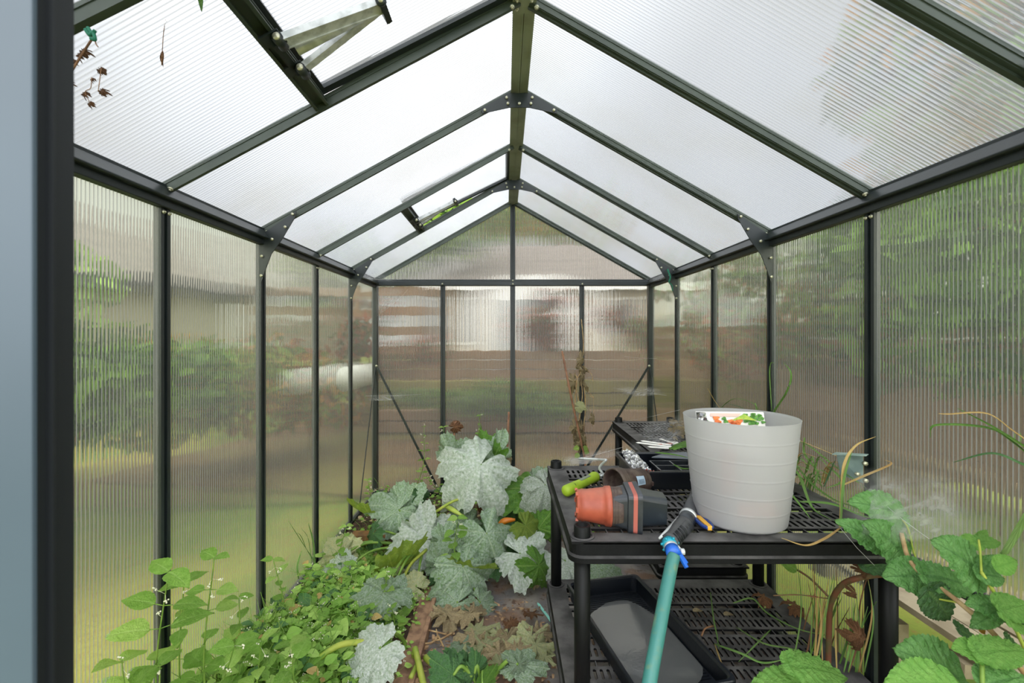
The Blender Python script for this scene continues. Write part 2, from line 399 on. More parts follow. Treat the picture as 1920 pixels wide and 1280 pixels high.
b.box((XC-.005, YF, ZR-.020), (XC-.001, YB, ZR-.014)); b.box((XC+.002, YF, ZR-.020), (XC+.005, YB, ZR-.014)); b.box((XC-.03, YF, ZR+.02), (XC+.03, YB+.02, ZR+.034))
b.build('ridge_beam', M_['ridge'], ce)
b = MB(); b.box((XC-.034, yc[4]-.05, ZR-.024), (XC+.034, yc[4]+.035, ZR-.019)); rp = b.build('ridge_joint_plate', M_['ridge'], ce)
bolts([(XC+sx*.021, yc[4]+dy, ZR-.024) for sx in (-1, 1) for dy in (-.022, .012)], (0,0,-1), .0055).build('bolts', M_['bolt'], rp)
for k in (1, 3, 5):
    y = yc[k]-.026; r = .10
    poly = [(XC-.145, ZR-.105), (XC-.150, ZR-.088), (XC-.045, ZR-.026), (XC+.045, ZR-.026), (XC+.150, ZR-.088), (XC+.145, ZR-.105), (XC+.04, ZR-.082), (XC-.04, ZR-.082)]
    M = Matrix(((1,0,0,0),(0,0,1,y),(0,1,0,0),(0,0,0,1)))
    bp = MB().prism(poly, .004, M).build('ridge_bracket', M_['alu'], ce)
    bb = MB()
    for q in ((XC-.135, ZR-.094), (XC+.135, ZR-.094), (XC-.05, ZR-.045), (XC+.05, ZR-.045), (XC, ZR-.068), (XC-.045, ZR-.068), (XC+.045, ZR-.068)):
        bb.tube([(q[0], y-.001, q[1]), (q[0], y-.009, q[1])], .0055, 8)
    bb.build('bolts', M_['bolt'], bp)

# roof vents (hinged at the ridge, slightly ajar) and their openers -----------
def vent(idx, k, lift, lab):
    a, b_ = rl(k+1, VF), rl(k, VF)
    cb = MB(); sl = (rl(k, 1)-rl(k, 0)).normalized(); n = Vector((-sl.z, 0, sl.x)); n = n if n.z > 0 else -n
    cb.bar(a, b_, .045, .012, n, (0, .004)); cb.bar(a, b_, .008, .026, n, (.016, -.002)); cb.bar(a, b_, .008, .026, n, (-.016, -.002))
    x = cb.build('vent_sill', M_['aluroof'], ce)
    w = thing('window_%d' % idx, rl(k, .03), kind='structure')
    q = [rl(k+1, .04), rl(k, .04), rl(k, VF-.01), rl(k+1, VF-.01)]
    off = [Vector((0, .022, .018)), Vector((0, -.022, .018)), Vector((0, -.022, .018))+n*lift, Vector((0, .022, .018))+n*lift]
    q = [u+v for u, v in zip(q, off)]
    panel('pane', q, (.5,0,-.87), w, 'roof')
    f = MB()
    for i in range(4): f.bar(q[i], q[(i+1) % 4], .026, .022, n)
    f.build('window_frame', M_['alu'], w)
    return q, n, sl
def opener(k, q, n, sl, label):
    mid = rl(k+1, VF).lerp(rl(k, VF), .5); up = -sl      # towards the ridge
    t = thing('vent_opener', mid, label, 'vent opener', 'automatic roof vent openers')
    y = Vector((0,1,0)); z0 = -n*.020
    A = mid+up*.008+z0
    b = MB()
    for s in (-1, 1):
        c = A+y*.055*s
        b.bar(c-up*.022, c+up*.022, .035, .004, n); b.bar(c+up*.012-n*.02, c+up*.012+n*.004, .006, .03, up); b.tube([c-y*.016+up*.014-n*.014, c+y*.016+up*.014-n*.014], .012, 12)
    b.bar(A-y*.055, A+y*.055, .018, .004, n)
    b.build('mounting_bracket', M_['alu'], t)
    pz = A+up*.25-n*.012; e = MB()
    e.bar(A-y*.052+up*.02-n*.014, pz-y*.010, .030, .003, n, (0, -.004)); e.bar(A-y*.052+up*.02-n*.014, pz-y*.010, .003, .016, n, (.014, 0)); e.bar(A-y*.052+up*.02-n*.014, pz-y*.010, .003, .016, n, (-.014, 0))
    e.build('lower_arm', M_['steel'], t)
    e = MB(); e.bar(A+y*.052+up*.02-n*.014, pz+y*.012+n*.01, .022, .003, n); e.bar(A+y*.052+up*.02-n*.014, pz+y*.012+n*.01, .003, .014, n, (.010, .004)); e.build('upper_arm', M_['steel'], t)
    e = MB(); e.tube([A+up*.03-n*.004, A+up*.20-n*.004], .012, 14); e.tube([A+up*.17-n*.004, A+up*.24-n*.004], .005, 10); e.build('piston', M_['steel'], t)
    e = MB(); s0 = A+up*.15+y*.022; s1 = A+up*.22+y*.014; L = s1-s0
    e.tube([s0+L*(i/90)+(y*math.cos(i*.9)+n*math.sin(i*.9))*.006 for i in range(91)], .0011, 5); e.build('spring', M_['steel'], t)
    e = MB(); e.bar(pz-y*.03, pz+y*.03, .014, .03, n); e.tube([pz-y*.034-n*.005, pz-y*.026-n*.005], .012, 14); e.build('pivot_block', M_['alu'], t)
    MB().tube([pz-y*.036-n*.006, pz+y*.036-n*.006], .006, 10).build('pin', M_['bolt'], t)
    for s in (-1, 1):
        c = A+y*.055*s+up*.014-n*.014; MB().tube([c-y*.020, c-y*.015], .008, 10).build('pin', M_['bolt'], t)
q, n, sl = vent(1, 4, .012, '')
opener(4, q, n, sl, 'large galvanised roof vent opener nearest the doorway, hanging above the left slope')
q, n, sl = vent(2, 1, .035, '')
opener(1, q, n, sl, 'small-looking galvanised roof vent opener under the far ajar roof vent')

# ------------------------------------------------------------------ ground and floor
def ground_mat(name, cols, sc=3, bump=.6):
    m, t = newmat(name); N = NT(t); pos = N.n('ShaderNodeTexCoord').outputs['Object']
    c = N.mix(N.mr(N.noise(sc, 6, pos), .38, .62), lin(cols[0]), lin(cols[1]))
    c = N.mix(N.mr(N.noise(sc*.33, 4, pos), .45, .62), c, lin(cols[2]))
    c = N.mix(N.mr(N.noise(sc*14, 5, pos), .5, .7, 0, .7), c, lin(cols[3]))
    b = N.n('ShaderNodeBump', {'Strength': bump, 'Distance': .02, 'Height': N.noise(sc*20, 6, pos)}).outputs[0]
    N.out(N.n('ShaderNodeBsdfPrincipled', {'Base Color': c, 'Roughness': .9, 'Normal': b}).outputs[0]); return m
M_['lawn'] = ground_mat('lawn_and_leaf_litter', [(130, 152, 56), (98, 128, 44), (176, 168, 78), (160, 122, 70)], 1.2)
M_['litter'] = ground_mat('leaf_litter', [(120, 92, 62), (96, 78, 52), (128, 122, 66), (150, 108, 72)], 2)
def patch(name, xr, yr_, z, nx, ny, mt, amp=.03, fsc=1.5, kind='structure'):
    b = MB(); vs = []
    for j in range(ny+1):
        for i in range(nx+1):
            x = xr[0]+(xr[1]-xr[0])*i/nx; y = yr_[0]+(yr_[1]-yr_[0])*j/ny
            vs.append((x, y, z+amp*noise.fractal(Vector((x*fsc, y*fsc, z)), 1, 2, 4)))
    fs = [(j*(nx+1)+i, j*(nx+1)+i+1, (j+1)*(nx+1)+i+1, (j+1)*(nx+1)+i) for j in range(ny) for i in range(nx)]
    b.add(vs, fs, smooth=True); return tag(b.build(name, mt), kind=kind)
patch('ground', (-30, 30), (-12, 45), -.06, 60, 60, M_['lawn'], .02, .4)
patch('ground', (-4.5, 5.5), (3.42, 8.2), -.03, 30, 20, M_['litter'], .03, .6)
# soil bed on the left, weed-proof mat on the walkway
def matm():
    m, t = newmat('dirty_weed_mat'); N = NT(t); pos = N.n('ShaderNodeTexCoord').outputs['Object']
    xy = N.n('ShaderNodeSeparateXYZ', {0: pos})
    base = N.mix(N.mr(N.noise(7, 5, pos), .4, .62), lin((122, 118, 120)), lin((156, 148, 142)))
    d = N.mr(N.noise(5, 8, pos), .47, .60)
    c = N.mix(N.m('MULTIPLY', d, .85), base, lin((138, 108, 88)))
    c = N.mix(N.mr(N.noise(38, 6, pos), .56, .68, 0, .8), c, lin((88, 62, 48)))
    wv = N.m('MULTIPLY', N.m('SINE', N.m('MULTIPLY', xy.outputs[0], 2400)), N.m('SINE', N.m('MULTIPLY', xy.outputs[1], 2400)))
    b = N.n('ShaderNodeBump', {'Strength': .7, 'Distance': .006, 'Height': N.m('ADD', N.noise(60, 6, pos), N.m('MULTIPLY', wv, .1))}).outputs[0]
    N.out(N.n('ShaderNodeBsdfPrincipled', {'Base Color': c, 'Roughness': N.mr(d, 0, 1, .45, .9), 'Normal': b}).outputs[0]); return m
patch('floor', (XL, XR), (YF, YB), .004, 70, 90, matm(), .008, 3)
patch('floor', (XL+.01, -.37), (YF, YB-.03), .035, 40, 90, M_['soil'], .03, 4)
patch('floor', (-.40, XR-.02), (2.62, YB-.03), .03, 50, 30, M_['soil'], .03, 4)

M_['oldwood'] = mat('weathered_brown_plank', (158, 124, 98), .8, 0, (118, 88, 70), 25, bump=.6, bscale=80)
M_['greywood'] = mat('weathered_grey_board', (176, 162, 134), .8, 0, (148, 134, 108), 12, bump=.4, bscale=60)
M_['timber'] = mat('brown_bed_timber', (136, 98, 56), .8, 0, (96, 70, 42), 14, bump=.5)
b = MB(); b.box((-.375, .9, .0), (-.318, 2.14, .035)); b.box((-.318, .9, 0), (-.300, 2.14, .048))
tag(b.build('plank', M_['oldwood'], bevel=.003, org=(-.345, 1.5, 0)), 'long brown weathered plank lying along the soil bed beside the walkway', 'plank')
b = MB(); b.box((-.80, 2.34, .10), (-.62, 2.40, .155)); b.box((-.79, 2.345, .02), (-.76, 2.39, .10)); b.box((-.66, 2.345, .02), (-.63, 2.39, .10))
tag(b.build('timber_edging', M_['timber'], bevel=.004, org=(-.7, 2.36, 0.02)), 'short brown timber across the soil bed by the back left corner', 'timber')

# ------------------------------------------------------------------ shelf units
def shelf_tier(x0, x1, y0, y1, z, legs, parent, name='shelf'):
    """moulded grid shelf: top surface at z, open slots, deep skirt"""
    th = .007; b = MB(); mx = .062; my = .052
    b.box((x0, y0, z-th), (x1, y0+my, z)); b.box((x0, y1-my, z-th), (x1, y1, z)); b.box((x0, y0+my, z-th), (x0+mx, y1-my, z)); b.box((x1-mx, y0+my, z-th), (x1, y1-my, z))
    ix0, ix1 = x0+mx, x1-mx; y = y0+my; L = y1-my-y
    unit = .030+.014+.046+.014+.046+.014; n = max(1, round(L/unit)); sc = L/(n*unit)
    for k in range(n):
        for kind, h in (('w', .030), ('b', .014), ('s', .046), ('b', .014), ('s', .046), ('b', .014)):
            h *= sc
            if kind == 'b': b.box((ix0, y, z-th), (ix1, y+h, z))
            else:
                pitch = .040 if kind == 'w' else .0200; bw = .003 if kind == 'w' else .0105
                m = int((ix1-ix0)/pitch); pt = (ix1-ix0)/m
                for i in range(m+1):
                    c = ix0+i*pt; xa, xb = max(ix0, c-bw/2), min(ix1, c+bw/2)
                    if xb <= xa: continue
                    if kind == 'w': b.box((xa, y, z-th-.004), (xb, y+h, z-.002))
                    else:   # slot ends rounded off
                        r = (pt-bw)*.32
                        b.add([(xa-(r if i else 0), y, z), (xb+(r if i < m else 0), y, z), (xb, y+r*1.4, z), (xb, y+h-r*1.4, z), (xb+(r if i < m else 0), y+h, z), (xa-(r if i else 0), y+h, z), (xa, y+h-r*1.4, z), (xa, y+r*1.4, z)]+
                              [(xa, y, z-th), (xb, y, z-th), (xb, y+h, z-th), (xa, y+h, z-th)], [(0,1,2,7), (7,2,3,6), (6,3,4,5), (8,11,10,9), (2,9,10,3), (7,6,11,8), (2,1,9), (3,10,4), (7,8,0), (6,5,11)])
            y += h
    # skirt with a rolled lower lip, corners rounded
    r = .030; ring = []
    for cx, cy, a0 in ((x1-r, y0+r, -90), (x1-r, y1-r, 0), (x0+r, y1-r, 90), (x0+r, y0+r, 180)):
        for i in range(6): a = math.radians(a0+90*i/5); ring.append((cx+r*math.cos(a), cy+r*math.sin(a), math.cos(a), math.sin(a)))
    prof = [(-.006, 0), (0, -.004), (0, -.036), (.006, -.041), (.006, -.054), (.0, -.054), (-.004, -.042), (-.005, -.006)]
    vs = [(x+nx*o, y_+ny*o, z+dz) for x, y_, nx, ny in ring for o, dz in prof]; m = len(prof); n = len(ring)
    fs = [(i*m+j, ((i+1) % n)*m+j, ((i+1) % n)*m+(j+1) % m, i*m+(j+1) % m) for i in range(n) for j in range(m)]
    b.add(vs, fs)
    for lx, ly in legs:    # round bosses at the posts
        b.lathe([(.0225, -.054), (.034, -.054), (.034, -.002), (.031, .003), (.0255, .003), (.0225, -.002)], 24, Matrix.Translation((lx, ly, z)), close=True)
    return b.build(name, M_['shelf'], parent)
ZT, ZL = .655, .197
def shelf_unit(x0, x1, y0, y1, label):
    t = thing('shelf_unit', ((x0+x1)/2, (y0+y1)/2, 0), label, 'shelf unit', 'black plastic shelf units')
    L = [(x0+.032, y0+.034), (x1-.034, y0+.034), (x0+.032, y1-.034), (x1-.034, y1-.034)]
    shelf_tier(x0, x1, y0, y1, ZT, L, t, 'shelf'); shelf_tier(x0, x1, y0, y1, ZL, L, t, 'shelf')
    for lx, ly in L:
        b = MB(); b.tube([(lx, ly, .012), (lx, ly, ZL-.02)], .0205, 20); b.tube([(lx, ly, ZL-.03), (lx, ly, ZT-.02)], [.0205, .0212], 20)
        b.lathe([(.0215, -.05), (.0215, .026), (.0195, .029), (.0150, .029), (.0150, .004), (0, .004)], 24, Matrix.Translation((lx, ly, ZT)))
        b.build('post', M_['post'], t)
    return t
shelf_unit(.168, 1.034, 1.155, 1.835, 'black plastic slotted shelf unit carrying the white bin and nursery pots')
shelf_unit(.655, 1.034, 1.93, 2.80, 'narrow black plastic slotted shelf unit behind, carrying the loose plant markers')

# ------------------------------------------------------------------ bin with seed packet
def bin_mat():
    m, t = newmat('frosted_white_plastic'); N = NT(t)
    d = N.n('ShaderNodeBsdfPrincipled', {'Base Color': lin((212, 212, 214)), 'Roughness': .35, 'Specular IOR Level': .4}).outputs[0]
    tl = N.n('ShaderNodeBsdfTranslucent', {0: lin((222, 222, 224))}).outputs[0]
    rf = N.n('ShaderNodeBsdfRefraction', {'Color': lin((246, 246, 248)), 'Roughness': .42, 'IOR': 1.12}).outputs[0]
    a = N.n('ShaderNodeMixShader', {0: .50, 1: d, 2: tl}).outputs[0]
    N.out(N.n('ShaderNodeMixShader', {0: .32, 1: a, 2: rf}).outputs[0]); return m
M_['bin'] = bin_mat()
bx, by = .668, 1.300; bz = ZT+.0015
t = thing('waste_bin', (bx, by, bz), 'frosted white plastic waste bin standing on the front shelf unit', 'bin')
prof = [(0, .0), (.109, .0), (.118, .006)]
H = .290; r0, r1 = .118, .150
rings_z = [.05, .095, .142, .19, .24]
zz = .006
def rad(z): return r0+(r1-r0)*(z/H)**.9
pr = []
for z in [i*H/150 for i in range(4, 151)]:
    rr_ = rad(z)+sum(.0012*math.exp(-((z-q)/.0013)**2) for q in rings_z); pr.append((rr_, z))
prof += pr+[(r1+.001, H+.002), (r1-.003, H+.002)]+[(rad(z)-.0035, z) for z in [H*.98, H*.8, H*.6, H*.4, H*.2, H*.06]]+[(.112, .005), (0, .005)]
MB().lathe(prof, 72, Matrix.Translation((bx, by, bz))).build('bin_body', M_['bin'], t)
M_['white'] = mat('white_print_paper', (236, 234, 230), .4)
M_['carrot'] = mat('orange_print', (232, 128, 62), .5, 0, (214, 96, 48), 90)
M_['pgreen'] = mat('green_print', (92, 152, 60), .5, 0, (60, 120, 44), 140)
M_['plime'] = mat('lime_print', (190, 206, 92), .5, 0, (150, 186, 76), 160)
M_['pink'] = mat('pink_print', (226, 190, 180), .5)
def foil(name, cols, scale=60, rough=.18):
    m, t = newmat(name); N = NT(t); pos = N.n('ShaderNodeTexCoord').outputs['Object']
    v = N.n('ShaderNodeTexVoronoi', {'Scale': scale, 'Vector': pos}); col = N.mix(N.mr(N.n('ShaderNodeSeparateXYZ', {0: v.outputs[1]}).outputs[0], .45, .55), lin(cols[0]), lin(cols[1]))
    b = N.n('ShaderNodeBump', {'Strength': 1.0, 'Distance': .01, 'Height': v.outputs[0]}).outputs[0]
    N.out(N.n('ShaderNodeBsdfPrincipled', {'Base Color': col, 'Metallic': .85, 'Roughness': rough, 'Normal': b}).outputs[0]); return m
M_['foil'] = foil('crinkled_silver_foil', [(225, 225, 225), (150, 150, 152)], 70)
M_['redfoil'] = foil('crinkled_red_wrapper', [(190, 40, 34), (228, 170, 150)], 60, .3)
# packet leaning inside against the far side
pk = thing('seed_packet', P(1372, 815, 1.40), 'large printed seed packet with carrots and green tops leaning in the white bin', 'seed packet')
A = P(1305, 772, 1.36); B = P(1432, 773, 1.36); dn = Vector((0, -.03, -.13))
def pq(u, v): return A.lerp(B, u)+dn*v+Vector((0, -.0032, 0))
b = MB(); q = [A, B, B+dn, A+dn]; bk = Vector((0, .004, .001))
b.add(q+[v+bk for v in q], [(0,1,2,3), (7,6,5,4), (0,4,5,1), (1,5,6,2), (2,6,7,3), (3,7,4,0)]); b.build('packet', M_['white'], pk)
def blob(b, u, v, su, sv, n=9, rr0=R, dz=0):
    ph = rr0.random()*6; vs = []
    for i in range(n):
        a = 2*PI*i/n; k = 1+.25*math.sin(3*a+ph); vs.append(pq(u+su*k*math.cos(a), v+sv*k*math.sin(a))+Vector((0, -dz, 0)))
    vs2 = [w+Vector((0, .0015, 0)) for w in vs]
    b.add(vs+vs2, [tuple(range(n)), tuple(range(n, 2*n))[::-1]]+[(i, (i+1) % n, (i+1) % n+n, i+n) for i in range(n)])
b = MB(); [blob(b, u, v, .05, .05) for u, v in ((.28, .12), (.30, .20), (.50, .2), (.58, .24), (.62, .19), (.53, .24), (.33, .26))]; b.build('carrot_print', M_['carrot'], pk)
b = MB()
for i in range(26): blob(b, .70+.27*R.random(), .03+.22*R.random(), .035, .03, dz=.0004)
for u, v in ((.13, .2), (.15, .24), (.40, .14), (.42, .2)): blob(b, u, v, .035, .04)
b.build('printed_pattern', M_['pgreen'], pk)
b = MB()
for i in range(12):
    u0, v0 = .52+.012*i, .17-.003*i; n = 6
    b.bar(pq(u0, v0)-Vector((0, .001, 0)), pq(.70+.015*i, .04+.012*i)-Vector((0, .001, 0)), .0022, .001, (0, 1, 0))
b.build('stalk_print', M_['plime'], pk)
b = MB(); b.add([pq(.2, .02)-Vector((0,.0004,0)), pq(.66, .02)-Vector((0,.0004,0)), pq(.60, .09)-Vector((0,.0004,0)), pq(.2, .09)-Vector((0,.0004,0))], [(0,1,2,3)]); b.build('pink_band', M_['pink'], pk)
b = MB(); b.add([A+Vector((.0,-.004,0)), A+Vector((.026,-.006,0)), A+dn*.25+Vector((.03,-.006,0)), A+dn*.45+Vector((.0,-.004,0)), A+Vector((.0,-.0005,0)), A+Vector((.026,-.0005,0)), A+dn*.25+Vector((.03,-.0005,0)), A+dn*.45+Vector((.0,-.0005,0))], [(0,1,2,3), (7,6,5,4), (0,4,5,1), (1,5,6,2), (2,6,7,3), (3,7,4,0)]); b.build('foil_corner', M_['foil'], pk)
# things seen as tints through the frosted wall
M_['bluegrey'] = mat('blue_grey_card', (120, 130, 160), .6)
M_['redcard'] = mat('red_card', (214, 110, 96), .6)
tag(MB().box((bx-.05, by-.095, bz+.045), (bx+.045, by-.087, bz+.075)).box((bx-.06, by-.02, bz+.075), (bx-.02, by-.012, bz+.20)).build('red_card', M_['redcard'], org=(bx, by-.09, bz+.05)), 'reddish packet showing faintly through the lower wall of the white bin', 'packet')
tag(MB().bar((bx+.03, by-.10, bz+.15), (bx+.075, by-.07, bz+.008), .012, .006, (0,1,0)).build('trowel_handle', M_['bluegrey'], org=(bx+.05, by-.085, bz+.01)), 'grey slanting stick showing faintly through the right side of the white bin', 'stick')
tag(MB().box((bx-.075, by-.06, bz+.006), (bx+.08, by+.05, bz+.05)).build('card_stack', M_['bluegrey'], org=(bx, by, bz+.006)), 'bluish bundle lying in the bottom of the white bin', 'bundle')

# ------------------------------------------------------------------ trays
def tray(w, l, h, M, parent, name='tray_body', taper=.012, ribs=0, rim=.012):
    """open tray with rolled rim; local origin at the centre of its base"""
    b = MB(); t = .0022
    def ring(hw, hl, z, r=.018):
        o = []
        for sx, sy, a0 in ((1, -1, -90), (1, 1, 0), (-1, 1, 90), (-1, -1, 180)):
            for i in range(5): a = math.radians(a0+90*i/4); o.append(Vector((sx*(hw-r)+r*math.cos(a), sy*(hl-r)+r*math.sin(a), z)))
        return o
    W2, L2 = w/2, l/2
    rs = [ring(W2-taper, L2-taper, 0), ring(W2-rim, L2-rim, h-.006), ring(W2-rim+.002, L2-rim+.002, h), ring(W2-.002, L2-.002, h), ring(W2, L2, h-.003), ring(W2, L2, h-.012), ring(W2-.002, L2-.002, h-.012), ring(W2-.003, L2-.003, h-.004), ring(W2-rim, L2-rim, h-.010), ring(W2-taper-t, L2-taper-t, t)]
    rs = [rs[0]]+[ring(W2-rim+t*0+.0, L2-rim, h-.012)]+rs[6:7][::-1]+[rs[5], rs[4], rs[3], rs[2], ring(W2-rim-t, L2-rim-t, h-.006), rs[9]]
    n = 20; vs = [M @ v for rg in rs for v in rg]; fs = [tuple(range(n))[::-1], tuple((len(rs)-1)*n+i for i in range(n))]
    for k in range(len(rs)-1):
        fs += [(k*n+i, k*n+(i+1) % n, (k+1)*n+(i+1) % n, (k+1)*n+i) for i in range(n)]
    b.add(vs, fs)
    if ribs:
        for i in range(ribs):
            y = -L2+.03+(l-.06)*i/(ribs-1); b.box((-W2+taper+.01, y-.0016, t-.0005), (W2-taper-.01, y+.0016, t+.002), M)
    return b.build(name, M_['tray'], parent, bevel=0)
M = Matrix.Translation((.715, 1.672, ZT+.0015))
t1 = thing('seed_tray', M.translation, 'black seed tray on the front shelf unit, half hidden behind the bin', 'tray')
tray(.565, .275, .062, M, t1)
def wrapper(name, corners, m, label, amp=.008, n=26, seed=3):
    b = MB(); vs = []; c = [Vector(v) for v in corners]
    for j in range(n+1):
        for i in range(n+1):
            p = c[0].lerp(c[1], i/n).lerp(c[3].lerp(c[2], i/n), j/n)
            vs.append(p+Vector((noise.noise(p*60)*.004, 0, amp*abs(noise.fractal(p*55+Vector((seed,0,0)), .8, 2, 3))))); 
    b.add(vs, [(j*(n+1)+i, j*(n+1)+i+1, (j+1)*(n+1)+i+1, (j+1)*(n+1)+i) for j in range(n) for i in range(n)])
    o = b.build(name, m, org=(c[0]+c[1]+c[2]+c[3])/4); s = o.modifiers.new('solid', 'SOLIDIFY'); s.thickness = .001
    return tag(o, label, 'wrapper')
zt = ZT+.020
wrapper('foil_wrapper', [(.452, 1.63, zt+.004), (.535, 1.59, zt+.006), (.505, 1.79, zt+.050), (.455, 1.79, zt+.050)], M_['foil'], 'crinkled silver foil wrapper in the seed tray beside the cell inserts', .012)
wrapper('red_wrapper', [(.455, 1.562, zt+.012), (.53, 1.562, zt+.010), (.532, 1.63, zt+.016), (.468, 1.64, zt+.016)], M_['redfoil'], 'crinkled red wrapper in the front left corner of the seed tray', .016, seed=9)
M_['insert'] = mat('black_cell_insert_plastic', (20, 24, 30), .35, dust=((150, 152, 156), .7))
def cells(x0, y0, nx, ny, pw, pl, z, h, label):
    t = thing('cell_insert', (x0+nx*pw/2, y0+ny*pl/2, z), label, 'cell insert', 'cell inserts in the seed tray')
    b = MB(); r = .0022; tp = .007
    for i in range(nx):
        for j in range(ny):
            a, c, d, e = x0+i*pw+r, y0+j*pl+r, x0+(i+1)*pw-r, y0+(j+1)*pl-r
            b.add([(a,c,z+h), (d,c,z+h), (d,e,z+h), (a,e,z+h), (a+tp,c+tp,z), (d-tp,c+tp,z), (d-tp,e-tp,z), (a+tp,e-tp,z)], [(0,4,5,1), (1,5,6,2), (2,6,7,3), (3,7,4,0), (4,7,6,5)])
    for i in range(nx+1): b.box((x0+i*pw-r, y0-r, z+h-.003), (x0+i*pw+r, y0+ny*pl+r, z+h))
    for j in range(ny+1): b.box((x0-r, y0+j*pl-r, z+h-.003), (x0+nx*pw+r, y0+j*pl+r, z+h))
    b.build('cells', M_['insert'], t); return t
cells(.535, 1.566, 2, 2, .072, .062, ZT+.008, .052, 'small black four-cell insert in the seed tray by the foil wrapper')
cells(.685, 1.566, 4, 2, .066, .062, ZT+.008, .052, 'long black cell insert in the seed tray behind the white bin')
M_['grey_pl'] = mat('grey_plastic', (92, 98, 108), .5, dust=((140, 140, 145), .3))
o = MB().prism([(0, 0), (.14, -.02), (.155, .0), (.150, .055), (.06, .04)], .003, Matrix.Translation((.550, 1.712, ZT+.066)) @ Matrix.Rotation(.10, 4, 'X')).build('plastic_plate', M_['grey_pl'], org=(.60, 1.73, ZT+.064)); tag(o, 'thin grey plastic plate lying across the back of the seed tray', 'plastic plate')
# water tray on the lower shelf
a = math.radians(12); M = Matrix.Translation((.425, 1.462, ZL+.0015)) @ Matrix.Rotation(a, 4, 'Z')
t2 = thing('water_tray', M.translation, 'long black tray holding shallow water on the lower shelf', 'tray')
tray(.29, .56, .058, M, t2, ribs=46)
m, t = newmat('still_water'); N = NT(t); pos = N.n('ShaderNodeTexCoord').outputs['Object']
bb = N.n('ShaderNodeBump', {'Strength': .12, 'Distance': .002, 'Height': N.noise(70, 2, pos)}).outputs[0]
N.out(N.n('ShaderNodeBsdfPrincipled', {'Base Color': lin((104, 106, 108)), 'Roughness': .05, 'Specular IOR Level': .9, 'Normal': bb}).outputs[0]); M_['water'] = m  # grey base colour stands in for the bright roof reflection
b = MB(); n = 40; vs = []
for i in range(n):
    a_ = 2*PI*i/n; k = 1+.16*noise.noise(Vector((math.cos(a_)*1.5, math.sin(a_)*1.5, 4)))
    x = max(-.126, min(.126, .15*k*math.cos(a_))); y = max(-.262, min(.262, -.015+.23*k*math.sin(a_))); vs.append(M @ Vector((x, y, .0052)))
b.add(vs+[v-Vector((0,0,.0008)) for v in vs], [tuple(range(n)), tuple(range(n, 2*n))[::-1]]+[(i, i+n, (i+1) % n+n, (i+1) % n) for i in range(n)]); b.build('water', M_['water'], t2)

# ------------------------------------------------------------------ pots, lying on their sides
def round_pot(M, r0, r1, h, m, parent, name='pot', holes=True, lip=.006):
    b = MB(); t = .0015
    pr = [(0, .004), (r0*.5, .003), (r0*.96, 0), (r0, .003), (r0+.001, .012), (r0+.0028, .0135)]
    pr += [(r0+(r1-r0)*k/6, .0135+(h-.030)*k/6) for k in range(1, 7)]
    pr += [(r1+.003, h-.015), (r1+lip*.7, h), (r1+lip*.5, h+.001), (r1-t, h), (r1-t-.002, h-.02), (r0-t, .008), (0, .006)]
    b.lathe(pr, 44, M)
    if holes:
        for k in range(6):
            a = k*PI/3; b.box((r0-.004, -.006, -.003), (r0+.003, .006, .004), M @ Matrix.Rotation(a, 4, 'Z'))
    return b.build(name, m, parent)
def square_pot(M, w0, w1, h, m, parent, name='pot'):
    b = MB(); t = .0016
    def ring(w, z, r): 
        o = []
        for sx, sy, a0 in ((1,-1,-90), (1,1,0), (-1,1,90), (-1,-1,180)):
            for i in range(5): a = math.radians(a0+90*i/4); o.append(M @ Vector((sx*(w-r)+r*math.cos(a), sy*(w-r)+r*math.sin(a), z)))
        return o
    rs = [ring(w0, 0, .014), ring(w1-.004, h-.014, .012), ring(w1+.002, h-.013, .012), ring(w1+.003, h, .012), ring(w1-.001, h, .010), ring(w1-.006, h-.016, .010), ring(w0-t, .003, .012)]
    vs = [v for r in rs for v in r]; n = 20
    fs = [tuple(range(n))[::-1], tuple((len(rs)-1)*n+i for i in range(n))]+[(k*n+i, k*n+(i+1) % n, (k+1)*n+(i+1) % n, (k+1)*n+i) for k in range(len(rs)-1) for i in range(n)]
    b.add(vs, fs); return b.build(name, m, parent, bevel=.0008)
M_['terra'] = mat('terracotta_plastic', (170, 82, 60), .45, 0, (152, 70, 50), 30, bump=.05, dust=((190, 140, 120), .3))
M_['pink_pl'] = mat('faded_red_plastic', (172, 94, 82), .5)
M_['brown_pl'] = mat('brown_dusty_plastic', (66, 50, 46), .6, 0, (94, 82, 72), 40, bump=.3)
M_['black_pl'] = mat('black_pot_plastic', (34, 38, 44), .38, 0, (52, 56, 62), 20, dust=((96, 100, 106), .4))
M_['navy_pl'] = mat('thin_black_pot_plastic', (28, 36, 44), .3, 0, (60, 68, 74), 14, .55, .8, dust=((110, 112, 112), .35))
def lay(origin, axis, up=(0,0,1), roll=0):
    d = Vector(axis).normalized(); x = d.cross(Vector(up)).normalized(); y = d.cross(x)
    M = Matrix((x, y, d)).transposed().to_4x4(); M.translation = Vector(origin); return M @ Matrix.Rotation(roll, 4, 'Z')
ax = Vector((1, -.10, -.004)).normalized(); o0 = Vector((.196, 1.262, ZT+.0545))
POTS = 'nursery pots lying on the front shelf unit'
def one(name, loc, label, cat='flower pot', group=None): return thing(name, loc, label, cat, group)
t = one('flower_pot', o0, 'terracotta-coloured round plastic pot lying on the shelf nearest the front left post', group=POTS)
round_pot(lay(o0, ax), .0405, .0495, .092, M_['terra'], t)
for k in range(3):
    o = o0+ax*(.014+.0075*k); t = one('flower_pot', o, ['thin brown rim of the pot nested directly around the terracotta pot', 'middle brown rim of the three nested around the terracotta pot', 'outermost brown rim nested against the black square pot'][k], group=POTS)
    round_pot(lay(o, ax), .0392, .0486, .092, M_['brown_pl'], t, holes=False, lip=.004)
